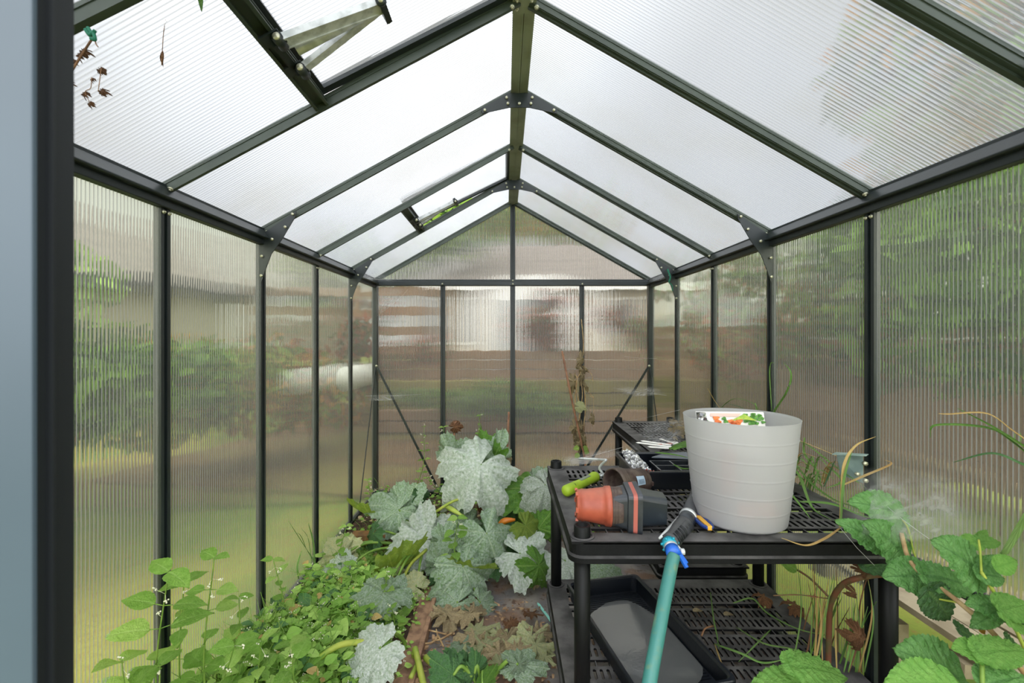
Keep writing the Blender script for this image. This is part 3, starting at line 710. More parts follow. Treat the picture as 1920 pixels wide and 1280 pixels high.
t = one('flower_pot', o0+ax*.06, 'black square nursery pot stacked over the rims of the round pots', group=POTS); square_pot(lay(o0+ax*.058, ax, roll=.06), .0335, .0505, .088, M_['black_pl'], t)
t = one('flower_pot', o0+ax*.07, 'faded red square pot whose rim shows between two black rims', group=POTS); square_pot(lay(o0+ax*.069, ax, roll=.06), .0335, .0505, .090, M_['pink_pl'], t)
t = one('flower_pot', o0+ax*.085, 'black square pot with its open mouth turned to the small square pot', group=POTS); square_pot(lay(o0+ax*.080, ax, roll=.06), .0335, .0520, .090, M_['black_pl'], t)
ax2 = Vector((-1, .12, .03)).normalized(); o1 = Vector((.440, 1.262, ZT+.044))
t = one('flower_pot', o1, 'small thin black square pot lying with its base to the right', group=POTS); square_pot(lay(o1, ax2, roll=.0), .0365, .0475, .084, M_['navy_pl'], t)
ax3 = Vector((-1, -.55, .05)).normalized(); o2 = Vector((.452, 1.490, ZT+.0495))
for k in range(3):
    o = o2+ax3*.0085*k; t = one('flower_pot', o, ['brown round pot with a pale blue sticker, outermost of the dusty stack', 'middle pot of the dusty brown stack lying behind the terracotta pot', 'innermost pot of the dusty brown stack, its open mouth facing left'][k], group='dusty brown pots stacked behind the terracotta pot')
    round_pot(lay(o, ax3), .038, .0475+.0003*k, .112, M_['brown_pl'], t, holes=(k == 0), lip=.004)
    if k == 0:
        s = MB(); Mx = lay(o, ax3)
        vs = []
        for j in range(2):
            for i in range(7):
                a_ = math.radians(207+7*i); r = .0455+.0014+(.0055*(j-.4)); v = Vector((r*math.cos(a_), r*math.sin(a_), .048+.030*j)); vs.append(Mx @ v)
        # find facing side: towards the camera
        M_['sticker'] = mat('pale_blue_sticker', (168, 190, 208), .5); M_['ink'] = mat('dark_print', (60, 76, 96), .6)
        rad_ = lambda z: .0398+.0095*(z-.0135)/.082+.0008
        def cyl_patch(bb, a0, a1, z0, z1, off):
            n_ = 6; vs = []
            for j, z in enumerate((z0, z1)):
                for i in range(n_+1):
                    aa = a0+(a1-a0)*i/n_; r = rad_(z)+off; vs.append(Mx @ Vector((r*math.cos(aa), r*math.sin(aa), z)))
            bb.add(vs, [(i, i+1, n_+2+i, n_+1+i) for i in range(n_)])
        cam_l = Mx.inverted() @ Vector((0, 0, CZ)); ca = math.atan2(cam_l.y, cam_l.x)
        s = MB(); cyl_patch(s, ca-.28, ca+.32, .036, .072, .0008); st = s.build('sticker', M_['sticker'], t)
        s = MB(); [cyl_patch(s, ca-.20, ca+.10, .040+.0028*i, .040+.0028*i+.0008+.0006*(i % 2), .0013) for i in range(10)]; s.build('print', M_['ink'], st)

# ------------------------------------------------------------------ hand cultivator
M_['lime'] = mat('lime_green_rubber', (150, 178, 40), .5, 0, (136, 164, 36), 30)
M_['greymark'] = mat('grey_rubber', (120, 130, 110), .6)
h0 = on(1062, 920, ZT+.024); h1 = on(1117, 893, ZT+.022)
t = thing('hand_cultivator', (h0+h1)/2-Vector((0,0,.02)), 'hand cultivator with a lime green handle and bent grey prong', 'garden tool')
d = (h1-h0)
hb = MB(); hb.tube([h0-d*.05, h0-d*.035, h0, h0+d*.3, h0+d*.45, h0+d*.8, h0+d*.95, h1, h1+d*.03], [.004, .013, .0185, .0175, .016, .0165, .0195, .017, .008], 24); hb.build('handle', M_['lime'], t)
dd = d.normalized(); side = Vector((0, -.78, .62))
hp = h0+d*.22; q = MB(); q.tube([hp+side*.014, hp+side*.0186], .0072, 16); q.tube([hp-side*.0186, hp-side*.014], .0072, 16); q.build('hanging_hole', M_['rubber'], t)
q = MB(); x2 = h0+d*.42+Vector((0,-.2,.95)).normalized()*.0145; q.bar(x2, x2+d*.34, .012, .006, (0, -.2, .95)); q.build('grip_inlay', M_['greymark'], t, bevel=.002)
sh = [h1, h1+d*.18, P(1130, 888, 1.62), P(1124, 876, 1.62), P(1137, 862, 1.60)]
q = MB(); q.tube(spline(sh, 8), .0042, 10)
q.tube(spline([P(1132, 892, 1.60), P(1142, 897, 1.55), P(1158, 897, 1.50)], 6), .0042, 10); q.tube(spline([P(1137, 862, 1.60), P(1120, 861, 1.66), P(1085, 859, 1.72)], 6), [.0042]*12+[.003], 10)
q.tube(spline([P(1126, 892, 1.60), P(1145, 885, 1.64), P(1165, 888, 1.66)], 6), .0040, 10)
q.build('prongs', M_['steel'], t)

# ------------------------------------------------------------------ hose, spray nozzle, cutter
M_['hose'] = mat('sun_faded_green_hose', (62, 128, 122), .4, 0, (108, 134, 104), 30, .5, .75, trans=.12)
M_['teal'] = mat('turquoise_plastic', (32, 150, 172), .35); M_['blue'] = mat('blue_tape', (30, 96, 196), .35)
M_['grip'] = mat('dark_grey_rubber_grip', (60, 62, 66), .5, 0, (48, 50, 54), 20, bump=.15, dust=((112, 112, 112), .3))
n0, n1, n2, n3 = P(1309, 918, 1.455), P(1290, 968, 1.285), P(1283, 985, 1.245), P(1255, 1018, 1.135)
t = thing('spray_nozzle', n2, 'black hand spray nozzle resting across the front shelf edge, hose attached', 'spray nozzle')
q = MB(); q.tube([n0, n0.lerp(n1, .1), n0.lerp(n1, .5), n1], [.013, .0165, .0205, .0215], 24); q.build('barrel', M_['grip'], t)
q = MB(); q.tube([n1, n1.lerp(n2, .5), n2], [.021, .0235, .0215], 24); q.build('collar', M_['steel'] if False else M_['black_pl'], t)
q = MB(); q.tube([n1-(n2-n1)*.12, n1+(n2-n1)*.10], .0236, 24); q.build('ring', M_['steel'], t)
gp = spline([n2, P(1275, 995, 1.215), P(1266, 1006, 1.175), n3], 8)
q = MB(); q.tube(gp, [.0255 if i < 2 else .0235+.0018*math.sin(i*.25) for i in range(len(gp))], 28); g_ = q.build('grip', M_['grip'], t)
q = MB()
for i in range(14):
    c = gp[int(4+i*1.4)]; dr = (gp[-1]-gp[0]).normalized(); s_ = Vector((.55, -.5, .6)).normalized()
    q.tube([c-dr.cross(s_)*.014+s_*.0198, c+s_*.0252, c+dr.cross(s_)*.014+s_*.0198], .0014, 6)
q.build('grip_ribs', M_['rubber'], t)
q = MB(); q.tube([n1+Vector((-.026, -.005, .004)), P(1258, 1000, 1.18)+Vector((-.014, -.004, .006)), n3+Vector((-.025, 0, .012))], [.003, .005, .003], 8); q.build('trigger', M_['steel'], t)
hp = [n3, P(1262, 1028, 1.112), P(1264, 1040, 1.095), P(1259, 1060, 1.080), P(1247, 1120, 1.035), P(1232, 1200, .98), P(1216, 1290, .93), P(1190, 1480, .85), (.20, .72, .10), (.10, .55, .022), (-.05, .44, .018), (-.12, .36, .018)]
t = thing('garden_hose', hp[3], 'faded green garden hose hanging from the nozzle down to the floor', 'hose')
q = MB(); q.tube(spline(hp[2:], 10), .0148, 20); q.build('hose_tube', M_['hose'], t)
q = MB(); dr = (hp[2]-n3).normalized(); q.tube([n3-dr*.004, n3+dr*.012], [.0185, .0175], 12); 
for i in range(7): a_ = i*2*PI/7; e = (dr.orthogonal().normalized()*math.cos(a_)+dr.cross(dr.orthogonal().normalized())*math.sin(a_)); q.tube([n3+dr*.004+e*.016, n3+dr*.008+e*.0225], .003, 6)
q.build('connector', M_['teal'], t)
q = MB(); q.tube([n3+dr*.008, n3+dr*.022], .0168, 24); q.bar(n3+dr*.016+Vector((.014, 0, .002)), n3+dr*.026+Vector((.024, -.004, -.006)), .008, .008); q.tube([n3+dr*.022+Vector((.018, -.008, -.002)), n3+dr*.022+Vector((.027, -.008, -.002))], .0075, 12); q.build('hose_clamp', M_['steel'], t)
q = MB(); q.tube([n3+dr*.020, n3+dr*.042], .0172, 20); q.bar(n3+dr*.03+Vector((.012, -.004, 0)), n3+dr*.05+Vector((.024, -.006, -.012)), .010, .006); q.bar(n3+dr*.04+Vector((.012, -.004, 0)), n3+dr*.06+Vector((.022, -.006, -.014)), .008, .006); q.build('blue_band', M_['blue'], t)
M_['navy'] = mat('navy_blue_plastic', (38, 62, 128), .35); M_['orange'] = mat('yellow_orange_plastic', (222, 168, 60), .4)
c0, c1 = on(1301, 962, ZT+.012), on(1331, 990, ZT+.012)
t = thing('snap_off_cutter', (c0+c1)/2, 'blue and yellow hand tool wedged between nozzle and bin', 'hand tool')
q = MB(); dv = c1-c0; sd = dv.cross(Vector((0,0,1))).normalized()
q.tube(spline([c0+sd*.002, c0+dv*.35+sd*.012, c0+dv*.8+sd*.012, c1+sd*.004], 6), .0052, 12); q.tube(spline([c0-sd*.002, c0+dv*.4-sd*.013, c0+dv*.85-sd*.012, c1-sd*.002], 6), .0052, 12); q.build('tool_body', M_['navy'], t)
q = MB(); q.bar(c0+dv*.28, c1+dv*.02, .013, .012); q.build('slider', M_['orange'], t, bevel=.002)
q = MB(); q.bar(c0-dv*.1, c0+dv*.42, .006, .009); q.build('rusty_blade', M_['timber'], t)

# ------------------------------------------------------------------ on the second shelf
sticks = [((1192, 829), (1262, 838), 'white'), ((1201, 826), (1258, 834), 'white'), ((1214, 837), (1254, 840), 'white'), ((1226, 834), (1262, 830), 'red'), ((1236, 822), (1268, 832), 'white')]
for i, (a_, b_, cmat) in enumerate(sticks):
    A_, B_ = on(*a_, ZT+.010), on(*b_, ZT+.010)
    if i == 3: A_.z -= .0025; B_.z -= .0025
    dv = (B_-A_).normalized(); q = MB(); L = (B_-A_).length; q.prism([(0, 0), (.006, .012), (.006, L), (-.006, L), (-.006, .012)], .0015, frame_m(A_, dv, (0, -.4, 1)))
    o = q.build('plant_marker', M_['white'] if cmat == 'white' else M_['pink_pl'], org=(A_+B_)/2)
    tag(o, 'red plastic plant marker among the white ones on the rear shelf unit' if cmat == 'red' else 'white plastic plant marker lying in the loose bunch on the rear shelf unit', 'plant marker', 'plant markers on the rear shelf unit' if cmat == 'red' else 'white plant markers on the rear shelf unit')
q = MB(); q.prism([(0, 0), (.035, .01), (.04, .05), (.005, .055)], .004, Matrix.Translation(on(1262, 833, ZT+.006))); tag(q.build('broken_tag', M_['white'], org=on(1262, 833, ZT+.004)), 'broken white plastic tag at the thick end of the plant markers', 'tag')

# ------------------------------------------------------------------ leaf shapes
LZ = dict(
 mild=leaf_mat('mildewed_squash_leaf', (104, 136, 86), (186, 202, 170), .85, (176, 190, 178), (88, 124, 74), trans=.2, vs=.5),
 pale=leaf_mat('white_mildewed_squash_leaf', (140, 158, 134), (160, 178, 150), .95, (202, 207, 205), (128, 148, 122), trans=.15, vs=.35),
 green=leaf_mat('fresh_squash_leaf', (96, 144, 44), (168, 196, 110), .08, (190, 205, 180), (78, 124, 42), trans=.35, vs=.6),
 under=leaf_mat('yellow_green_leaf_underside', (128, 150, 52), (176, 188, 96), .12, (190, 196, 150), (104, 134, 44), trans=.35, vs=.6),
 sick=leaf_mat('yellowing_squash_leaf', (172, 172, 118), (200, 196, 150), .5, (206, 206, 186), (140, 156, 96), trans=.2, vs=.4),
 dark=leaf_mat('dark_squash_leaf', (58, 104, 46), (108, 146, 84), .15, (170, 190, 170), (44, 88, 40), trans=.2, vs=.6),
 dead=leaf_mat('withered_tan_leaf', (176, 156, 118), (196, 180, 144), .4, (190, 184, 156), (134, 110, 80), trans=.1, vs=.5, nsc=30),
 brown=leaf_mat('dry_brown_leaf', (136, 96, 66), (156, 118, 86), 0, green2=(100, 70, 50), trans=.1, vs=.5, nsc=30),
 weed=leaf_mat('bright_weed_leaf', (138, 178, 84), (172, 204, 122), 0, green2=(116, 160, 66), trans=.38, vs=.5),
 weedl=leaf_mat('pale_weed_leaf', (172, 204, 112), (194, 218, 140), 0, green2=(152, 190, 92), trans=.38, vs=.5),
 bramble=leaf_mat('bramble_leaf', (108, 154, 92), (58, 104, 56), 0, green2=(78, 128, 62), trans=.25, vs=.55, sec=7.5, spots=.6),
 bramblel=leaf_mat('pale_bramble_leaf', (124, 172, 86), (92, 142, 62), 0, green2=(108, 160, 76), trans=.35, vs=.5, spots=.8),
 blade=leaf_mat('grass_blade', (108, 150, 74), (140, 170, 100), 0, green2=(128, 160, 92), trans=.3, vs=.4),
 straw=leaf_mat('dry_grass', (196, 172, 112), (206, 186, 134), 0, green2=(176, 140, 90), trans=.3, vs=.3),
 darkfol=leaf_mat('dark_tree_leaves', (70, 96, 52), (90, 120, 64), 0, green2=(52, 78, 42), trans=.3, vs=.2),
 fol=leaf_mat('hedge_leaves', (124, 156, 70), (130, 160, 84), 0, green2=(92, 128, 54), trans=.35, vs=.2),
 maple=leaf_mat('red_brown_leaves', (158, 92, 66), (150, 90, 70), 0, green2=(128, 84, 62), trans=.35, vs=.2),
 gold=leaf_mat('orange_leaves', (196, 134, 62), (190, 140, 80), 0, green2=(178, 150, 70), trans=.35, vs=.2))
STEM = dict(y=mat('yellow_green_stalk', (176, 186, 80), .5, 0, (140, 166, 60), 20, trans=.15), g=mat('green_stalk', (104, 140, 52), .5, 0, (130, 160, 70), 20, trans=.1),
 b=mat('brown_stalk', (142, 104, 72), .8, 0, (110, 78, 54), 40), t=mat('tan_stalk', (186, 160, 116), .8, 0, (150, 118, 84), 40), r=mat('reddish_cane', (116, 70, 48), .7, 0, (90, 84, 50), 20))

def lobed(seed, nr=12, na=110, depth=.36, curl=.10, ruff=.035, cut=.12):
    """palmate squash leaf of unit radius, petiole at the origin, tip along +Y"""
    rg = random.Random(seed); lobes = [(-2.25, .74), (-1.2, .9), (0, 1.0), (1.2, .9), (2.25, .74)]
    ph = [rg.random()*6 for _ in range(4)]; b = MB(); vs = [(0, 0, 0)]; uvs = [(0, 0)]
    for j in range(1, nr+1):
        v = j/nr
        for i in range(na+1):
            th = -2.95+5.9*i/na; k = min(range(5), key=lambda q: abs(th-lobes[q][0])); lt, ll = lobes[k]
            k2 = min(4, k+1) if th > lt else max(0, k-1); gap = abs(lobes[k2][0]-lt)/2 if k2 != k else .72
            a = min(1, abs(th-lt)/gap)
            nl = (ll+lobes[k2][1])/2 if k2 != k else ll*.55
            r = ll*(1-a*a*(.9))+(nl*(1-depth))*a*a*.9 if k2 != k else ll*(1-.35*a*a)
            r *= 1+.04*math.sin(th*23+ph[0])+.035*math.sin(th*41+ph[1])+cut*noise.noise(Vector((th*2, seed, 0)))
            rr_ = r*v; x, y = rr_*math.sin(th), rr_*math.cos(th)
            z = -curl*rr_*rr_+ruff*v*v*(math.sin(th*7+ph[2])+.6*math.sin(th*15+ph[3]))+.05*a*v*(1-v)*2
            z += .05*noise.noise(Vector((x*2.5, y*2.5, seed)))*v
            vs.append((x, y, z)); uvs.append((a, v))
    fs = [(0, 1+i+1, 1+i) for i in range(na)]
    for j in range(nr-1):
        for i in range(na): p = 1+j*(na+1)+i; fs.append((p, p+1, p+na+2, p+na+1))
    b.add(vs, [f[::-1] for f in fs], uvs, smooth=True); return b.mesh('leaf')
def ovate(seed, W=.34, nv=14, nu=4, base=.62, tip=1.05, fold=.12, curl=.22, serr=.03, pleat=0.0, heart=0.0, wave=.02, sec=7.0):
    """simple leaf of unit length"""
    rg = random.Random(seed); b = MB(); vs = []; uvs = []; ph = rg.random()*6; pk = max((v/100)**base*(1-v/100)**tip for v in range(1, 100))
    for j in range(nv+1):
        v = j/nv; w = W*(max(v, .0)**base*(1-v)**tip)/pk
        w *= 1+serr*(1 if j % 2 else -1)
        for i in range(-nu, nu+1):
            a = abs(i)/nu; x = w*i/nu; y = v-heart*a*a*(1-v)**3*1.0
            z = fold*abs(x)-curl*(v-.3)**2+wave*math.sin(v*9+ph+i)*a
            if pleat: z += pleat*a*abs(((v*sec-a*1.6) % 1)-.5)*.12
            vs.append((x, y, z)); uvs.append((a, v))
    n = 2*nu+1; fs = [(j*n+i, j*n+i+1, (j+1)*n+i+1, (j+1)*n+i) for j in range(nv) for i in range(2*nu)]
    b.add(vs, fs, uvs, smooth=True); return b
LOB = [lobed(s, depth=.20+.05*(s % 3), curl=.22+.10*(s % 2), ruff=.065+.02*(s % 3), cut=.22) for s in range(7)]
LOBD = [lobed(s+20, depth=.30, curl=.80, ruff=.11, cut=.25) for s in range(3)]   # drooping
OV = [ovate(s, .27+.03*(s % 3), fold=.15, curl=.3).mesh('leaf') for s in range(5)]
BR = [ovate(s+9, .35+.03*(s % 2), nv=44, nu=8, base=.48, tip=.95, fold=-.14, curl=.32, serr=.035, pleat=1.0, heart=.16, wave=.015, sec=7.5).mesh('leaf') for s in range(4)]
CR = [lobed(s+40, depth=.16, curl=.75, ruff=.20, cut=.6) for s in range(4)]   # crumpled
FL = [lobed(s+60, depth=.22, curl=.12, ruff=.13, cut=.9) for s in range(5)]   # flat, torn and shrivelled
def cp(me, mt):
    k = me.name+mt.name; m = _cp.get(k)
    if m is None: m = me.copy(); m.materials.clear(); m.materials.append(mt); _cp[k] = m
    return m
_cp = {}
def leaf(me, mt, base, tip, normal, parent, L=None, wide=1.0, name='leaf', label=None):
    base, tip = Vector(base), Vector(tip); d = tip-base; L = L or d.length
    M = frame_m(base, d, normal) @ Matrix.Diagonal((L*wide, L, L, 1))
    o = bpy.data.objects.new(name, cp(me, mt)); COL.objects.link(o)
    if parent is not None: o.parent = parent; o.matrix_local = Matrix.Translation(-world_loc(parent)) @ M
    else: o.matrix_world = M
    if label: o['label'] = label
    return o
def stem(pts, r, mt, parent, name='stem', n=7, r2=None, k=6):
    q = spline(pts, k); m = len(q); r2 = r if r2 is None else r2
    return MB().tube(q, [r+(r2-r)*i/(m-1) for i in range(m)], n).build(name, mt, parent)

# ------------------------------------------------------------------ squash plants
# each leaf: petiole joint (px, py), tip (px, py), depth, facing, material, drooping?
def squash(root, label, leaves, rmat='g', group=None):
    t = thing('squash_plant', root, label, 'squash plant', group); root = Vector(root)
    for i, (a, b, d, n, mt, kind, wide) in enumerate(leaves):
        A_ = P(a[0], a[1], d); dz = b[2] if len(b) > 2 else 0
        B_ = P(b[0], b[1], d+dz); 
        me = (LOBD if kind == 1 else LOB if kind == 0 else CR)[i % (3 if kind == 1 else 7 if kind == 0 else 4)]
        leaf(me, LZ[mt], A_, B_, n, t, wide=wide)
        mid = root.lerp(A_, .5)+Vector(((A_.x-root.x)*.18, 0, .06))
        if (A_-root).length > .02: stem([root+Vector((0,0,-.01)), root+Vector(((A_.x-root.x)*.12, 0, max(.03, (A_.z-root.z)*.3))), mid, A_], .0085, STEM[rmat], t, r2=.0045)
    return t
UPF = (0, -.7, .7); UPL = (-.3, -.5, .8); UPR = (.3, -.5, .8); FR = (0, -1, .25)
# big plant at the back, right of the middle post
ra = (.03, 2.62, .03)
tA = squash(ra, 'large squash plant behind the walkway with a big drooping white-grey leaf', [
 ((902, 870), (836, 940, -.12), 2.35, (.50, -.30, .80), 'pale', 1, 1.05),
 ((926, 862), (948, 812), 2.55, (.5, -.8, .1), 'mild', 0, .8),
 ((924, 862), (892, 806), 2.56, (-.6, -.7, -.1), 'green', 0, .62),
 ((858, 866), (822, 822), 2.55, (-.5, -.8, .2), 'mild', 0, .85),
 ((860, 868), (852, 815), 2.57, (.7, -.7, -.1), 'green', 0, .5),
 ((1000, 918), (918, 900), 2.45, (.1, -.45, .9), 'green', 0, .75),
 ((1002, 905), (1032, 878), 2.62, (0, -.5, .9), 'mild', 0, 1.0),
 ((1018, 915), (978, 955, -.05), 2.30, (-.1, -.8, .6), 'pale', 1, 1.0),
 ((1022, 908), (1055, 950, -.05), 2.28, (.2, -.8, .6), 'pale', 1, .9),
 ((1010, 990), (1035, 955), 2.25, UPR, 'green', 0, .9),
 ((985, 985), (1012, 1010), 2.2, UPF, 'under', 0, 1.0),
 ((975, 1038), (1040, 1062, -.05), 2.12, UPF, 'pale', 0, 1.0),
 ((960, 1000), (912, 965), 2.35, UPL, 'dark', 0, .9),
 ((912, 1000), (948, 1070, -.06), 2.12, (.1, -.7, .7), 'mild', 1, .95),
 ((1010, 1060), (1045, 1100), 2.05, UPF, 'green', 1, .8),
 ((1120, 1058), (1170, 1078, -.05), 2.15, (.1, -.3, .95), 'mild', 0, 1.1),
 ((1060, 1052), (1110, 1080, -.05), 2.15, (.1, -.4, .9), 'pale', 0, 1.0),
 ((900, 1015), (860, 1040), 2.25, UPL, 'dark', 0, 1.0),
 ((930, 1020), (985, 1050), 2.2, UPR, 'dark', 0, 1.0),
 ((880, 985), (850, 955), 2.35, UPL, 'mild', 0, .9),
])
for i, (a, b) in enumerate((((1.0, .35), 0), ((.6, .5), 0), ((-.4, .5), 0), ((.2, .5), 0), ((-.9, .4), 0), ((.9, .6), 0))):
    r0_ = Vector(ra); stem([r0_, r0_+Vector((a[0]*.05, -.02, .12)), r0_+Vector((a[0]*.15, -.06, .16+a[1]*.25))], .010, STEM['g' if i % 2 else 'y'], tA, r2=.006)
M_['zucc'] = mat('orange_squash_skin', (222, 140, 28), .35, 0, (196, 110, 24), 20); M_['zuccg'] = mat('pale_green_squash_skin', (168, 184, 84), .4)
def fruit(pts, r, m, nm='squash_fruit'):
    q = spline(pts, 6); n = len(q); return MB().tube(q, [max(.002, r*math.sin(PI*min(.96, .12+.88*i/(n-1)))**.45) for i in range(n)], 16).build(nm, m, tA)
fruit([P(934, 990, 2.3), P(945, 977, 2.3), P(966, 974, 2.3)], .016, M_['zucc']); fruit([P(834, 948, 2.4), P(848, 955, 2.36), P(866, 966, 2.32)], .013, M_['zuccg']); fruit([P(852, 952, 2.42), P(862, 958, 2.4), P(870, 968, 2.36)], .012, M_['zuccg'])
leaf(OV[1], LZ['brown'], P(910, 918, 2.6), P(918, 945, 2.6), FR, tA, name='withered_flower'); leaf(OV[2], LZ['brown'], P(905, 940, 2.5), P(900, 965, 2.5), FR, tA, name='withered_flower')
for x, y in ((938, 868), (948, 862), (955, 880)): leaf(CR[0], LZ['dead'], P(x, y, 2.6), P(x+10, y+22, 2.6), FR, tA, name='withered_leaf', wide=.5)
# left plant
rb = (-.42, 2.35, .05)
tB = squash(rb, 'spreading squash plant in the left bed with broad grey-dusted leaves', [
 ((758, 950), (780, 905), 2.48, (-.1, -.75, .65), 'mild', 0, 1.15),
 ((755, 952), (688, 935), 2.46, (-.1, -.55, .8), 'mild', 0, 1.0),
 ((748, 955), (700, 985, -.04), 2.42, (-.1, -.7, .7), 'mild', 0, .8),
 ((700, 968), (645, 952), 2.50, (-.3, -.4, -.8), 'under', 0, .8),
 ((790, 925), (800, 950), 2.5, UPR, 'dark', 0, .9),
 ((802, 1012), (790, 950), 2.28, (0, -.85, .5), 'pale', 0, 1.0),
 ((800, 1012), (722, 1028, -.04), 2.24, (-.1, -.75, .65), 'pale', 0, .85),
 ((738, 1068), (800, 1018), 2.12, (.35, -.6, -.6), 'under', 0, .72),
 ((732, 1064), (765, 1085), 2.10, UPF, 'sick', 0, .8),
 ((832, 1015), (852, 980), 2.2, (.2, -.8, .5), 'mild', 0, .9),
 ((828, 1060), (858, 1015), 2.1, (.3, -.8, .5), 'mild', 0, .8),
 ((845, 1075), (815, 1040), 2.12, UPF, 'dark', 0, 1.1),
 ((868, 1062), (905, 1135, -.08), 2.0, (.1, -.6, .8), 'mild', 1, 1.1),
 ((872, 1060), (930, 1075), 2.06, (.2, -.3, -.8), 'under', 0, .9),
 ((862, 1108), (806, 1118, -.02), 1.98, UPF, 'mild', 0, .95),
 ((858, 1130), (806, 1158, -.03), 1.92, UPF, 'mild', 0, .9),
 ((900, 1130), (930, 1165, -.03), 1.93, UPR, 'mild', 0, 1.0),
 ((780, 1100), (745, 1085), 2.0, UPL, 'sick', 0, 1.0),
 ((640, 1040), (615, 1012), 2.15, (.1, -.7, .6), 'sick', 1, 1.2),
 ((640, 1035), (668, 1010), 2.2, (.1, -.7, .6), 'sick', 0, 1.0),
 ((645, 1070), (605, 1062), 2.05, UPF, 'pale', 0, 1.1),
 ((720, 1110), (655, 1130, -.06), 1.82, (-.1, -.5, .85), 'mild', 0, .9),
 ((735, 1105), (775, 1120), 1.85, (0, -.5, .85), 'mild', 0, 1.0),
 ((870, 1070), (905, 1050), 2.1, UPR, 'dark', 0, 1.1),
 ((700, 1000), (680, 1030), 2.3, UPL, 'dark', 0, 1.0),
])
for q in ([P(735, 1040, 2.2), P(700, 1075, 2.1), P(640, 1088, 2.05)], [P(800, 1030, 2.2), P(772, 1055, 2.12), P(748, 1090, 2.0), P(700, 1105, 1.95)], [P(808, 965, 2.35), P(848, 940, 2.35), P(870, 935, 2.4)], [P(870, 1065, 2.0), P(850, 1050, 2.1), P(820, 1045, 2.2)]): stem(q, .008, STEM['y'], tB, r2=.006)
# front plant: pale leaf and the thick stalks
rc = P(760, 1252, 1.66); rc.z = .03
tC = squash(rc, 'cut squash plant in front on the plank with thick yellow-green stalks', [
 ((712, 1216), (650, 1262, -.05), 1.50, (-.1, -.6, .8), 'pale', 0, 1.05),
])
rd = P(905, 1310, 1.45); rd.z = .03
tD = squash(rd, 'small squash shoot at the bottom edge with glossy dark green leaves', [
 ((850, 1265), (806, 1232), 1.42, (-.3, -.5, .8), 'dark', 0, .8),
 ((868, 1262), (838, 1225), 1.44, (0, -.6, .8), 'dark', 0, .7),
 ((890, 1262), (892, 1222), 1.44, (.2, -.7, .6), 'dark', 0, .8),
 ((905, 1285), (928, 1250), 1.40, UPR, 'green', 0, .45),
 ((972, 1245), (1030, 1250), 1.45, (.1, -.6, .8), 'mild', 0, .62),
 ((972, 1245), (985, 1278), 1.43, (0, -.7, .7), 'mild', 0, .7),
 ((968, 1246), (948, 1240), 1.46, (-.2, -.6, .8), 'mild', 0, .9),
], 'g')
for q, r in (([P(600, 1232, 1.45), P(640, 1208, 1.5), P(690, 1205, 1.55), P(725, 1225, 1.6), P(752, 1250, 1.6)], .0095), ([P(778, 1215, 1.6), P(784, 1240, 1.55), P(796, 1290, 1.45)], .0105), ([P(782, 1268, 1.55), P(786, 1240, 1.58), P(770, 1270, 1.5)], .008), ([P(798, 1232, 1.6), P(812, 1245, 1.56), P(824, 1255, 1.52)], .011), ([P(752, 1250, 1.6), P(775, 1238, 1.62), P(776, 1222, 1.62)], .010)):
    stem(q, r, STEM['y'], tC, name='stalk', n=12)
for q in ([P(745, 1250, 1.62), P(765, 1262, 1.58), P(800, 1258, 1.6)], [P(715, 1255, 1.6), P(735, 1245, 1.6), P(755, 1258, 1.6)], [P(760, 1262, 1.55), P(770, 1275, 1.55), P(800, 1268, 1.58)]): stem(q, .005, STEM['t'], tC, name='root')
# dry vines lying over the plank
t = thing('dry_vine', P(800, 1195, 1.75), 'dry brown vine lying across the plank in front of the squash', 'dry vine')
for q in ([P(768, 1195, 1.78), P(795, 1187, 1.78), P(838, 1198, 1.75)], [P(848, 1193, 1.76), P(825, 1212, 1.72), P(810, 1215, 1.72)], [P(785, 1222, 1.7), P(805, 1220, 1.7), P(820, 1205, 1.73), P(818, 1185, 1.78)], [P(822, 1205, 1.74), P(832, 1228, 1.68)]):
    q = [Vector((v.x, v.y, max(.03, v.z))) for v in q]; stem(q, .0042, STEM['t'], t, r2=.003)

# withered leaves lying on the mat
dead = [(880, 1205, 45, 'dead'), (905, 1212, 42, 'sick'), (845, 1150, 50, 'dead'), (870, 1165, 40, 'dead'), (925, 1235, 44, 'dead'), (990, 1215, 55, 'sick'), (1010, 1230, 48, 'sick'), (950, 1255, 40, 'sick'), (1020, 1195, 40, 'dead'), (905, 1190, 38, 'sick'), (1000, 1095, 26, 'dead'), (840, 1125, 36, 'dead'), (870, 1135, 30, 'brown'), (940, 1210, 40, 'dead'), (985, 1262, 40, 'dead'), (735, 1182, 26, 'dead'), (893, 1150, 30, 'dead'), (960, 1180, 26, 'brown'), (880, 1245, 40, 'sick'), (1000, 1160, 22, 'brown'), (930, 1195, 34, 'sick'), (835, 1170, 44, 'dead'), (975, 1235, 44, 'dead'), (910, 1265, 34, 'brown'), (1025, 1245, 30, 'sick'), (860, 1230, 34, 'mild')]
DL = {'dead': 'crumpled tan dead squash leaf lying on the dirty walkway mat', 'sick': 'yellowed wilted squash leaf lying on the dirty walkway mat', 'brown': 'small dry brown leaf lying on the dirty walkway mat', 'mild': 'grey-green wilted squash leaf curled on the mat near the stalks'}
GR = {'dead': 'tan dead leaves on the walkway', 'sick': 'yellowed leaves on the walkway', 'brown': 'brown leaves on the walkway', 'mild': 'wilted leaf on the walkway'}
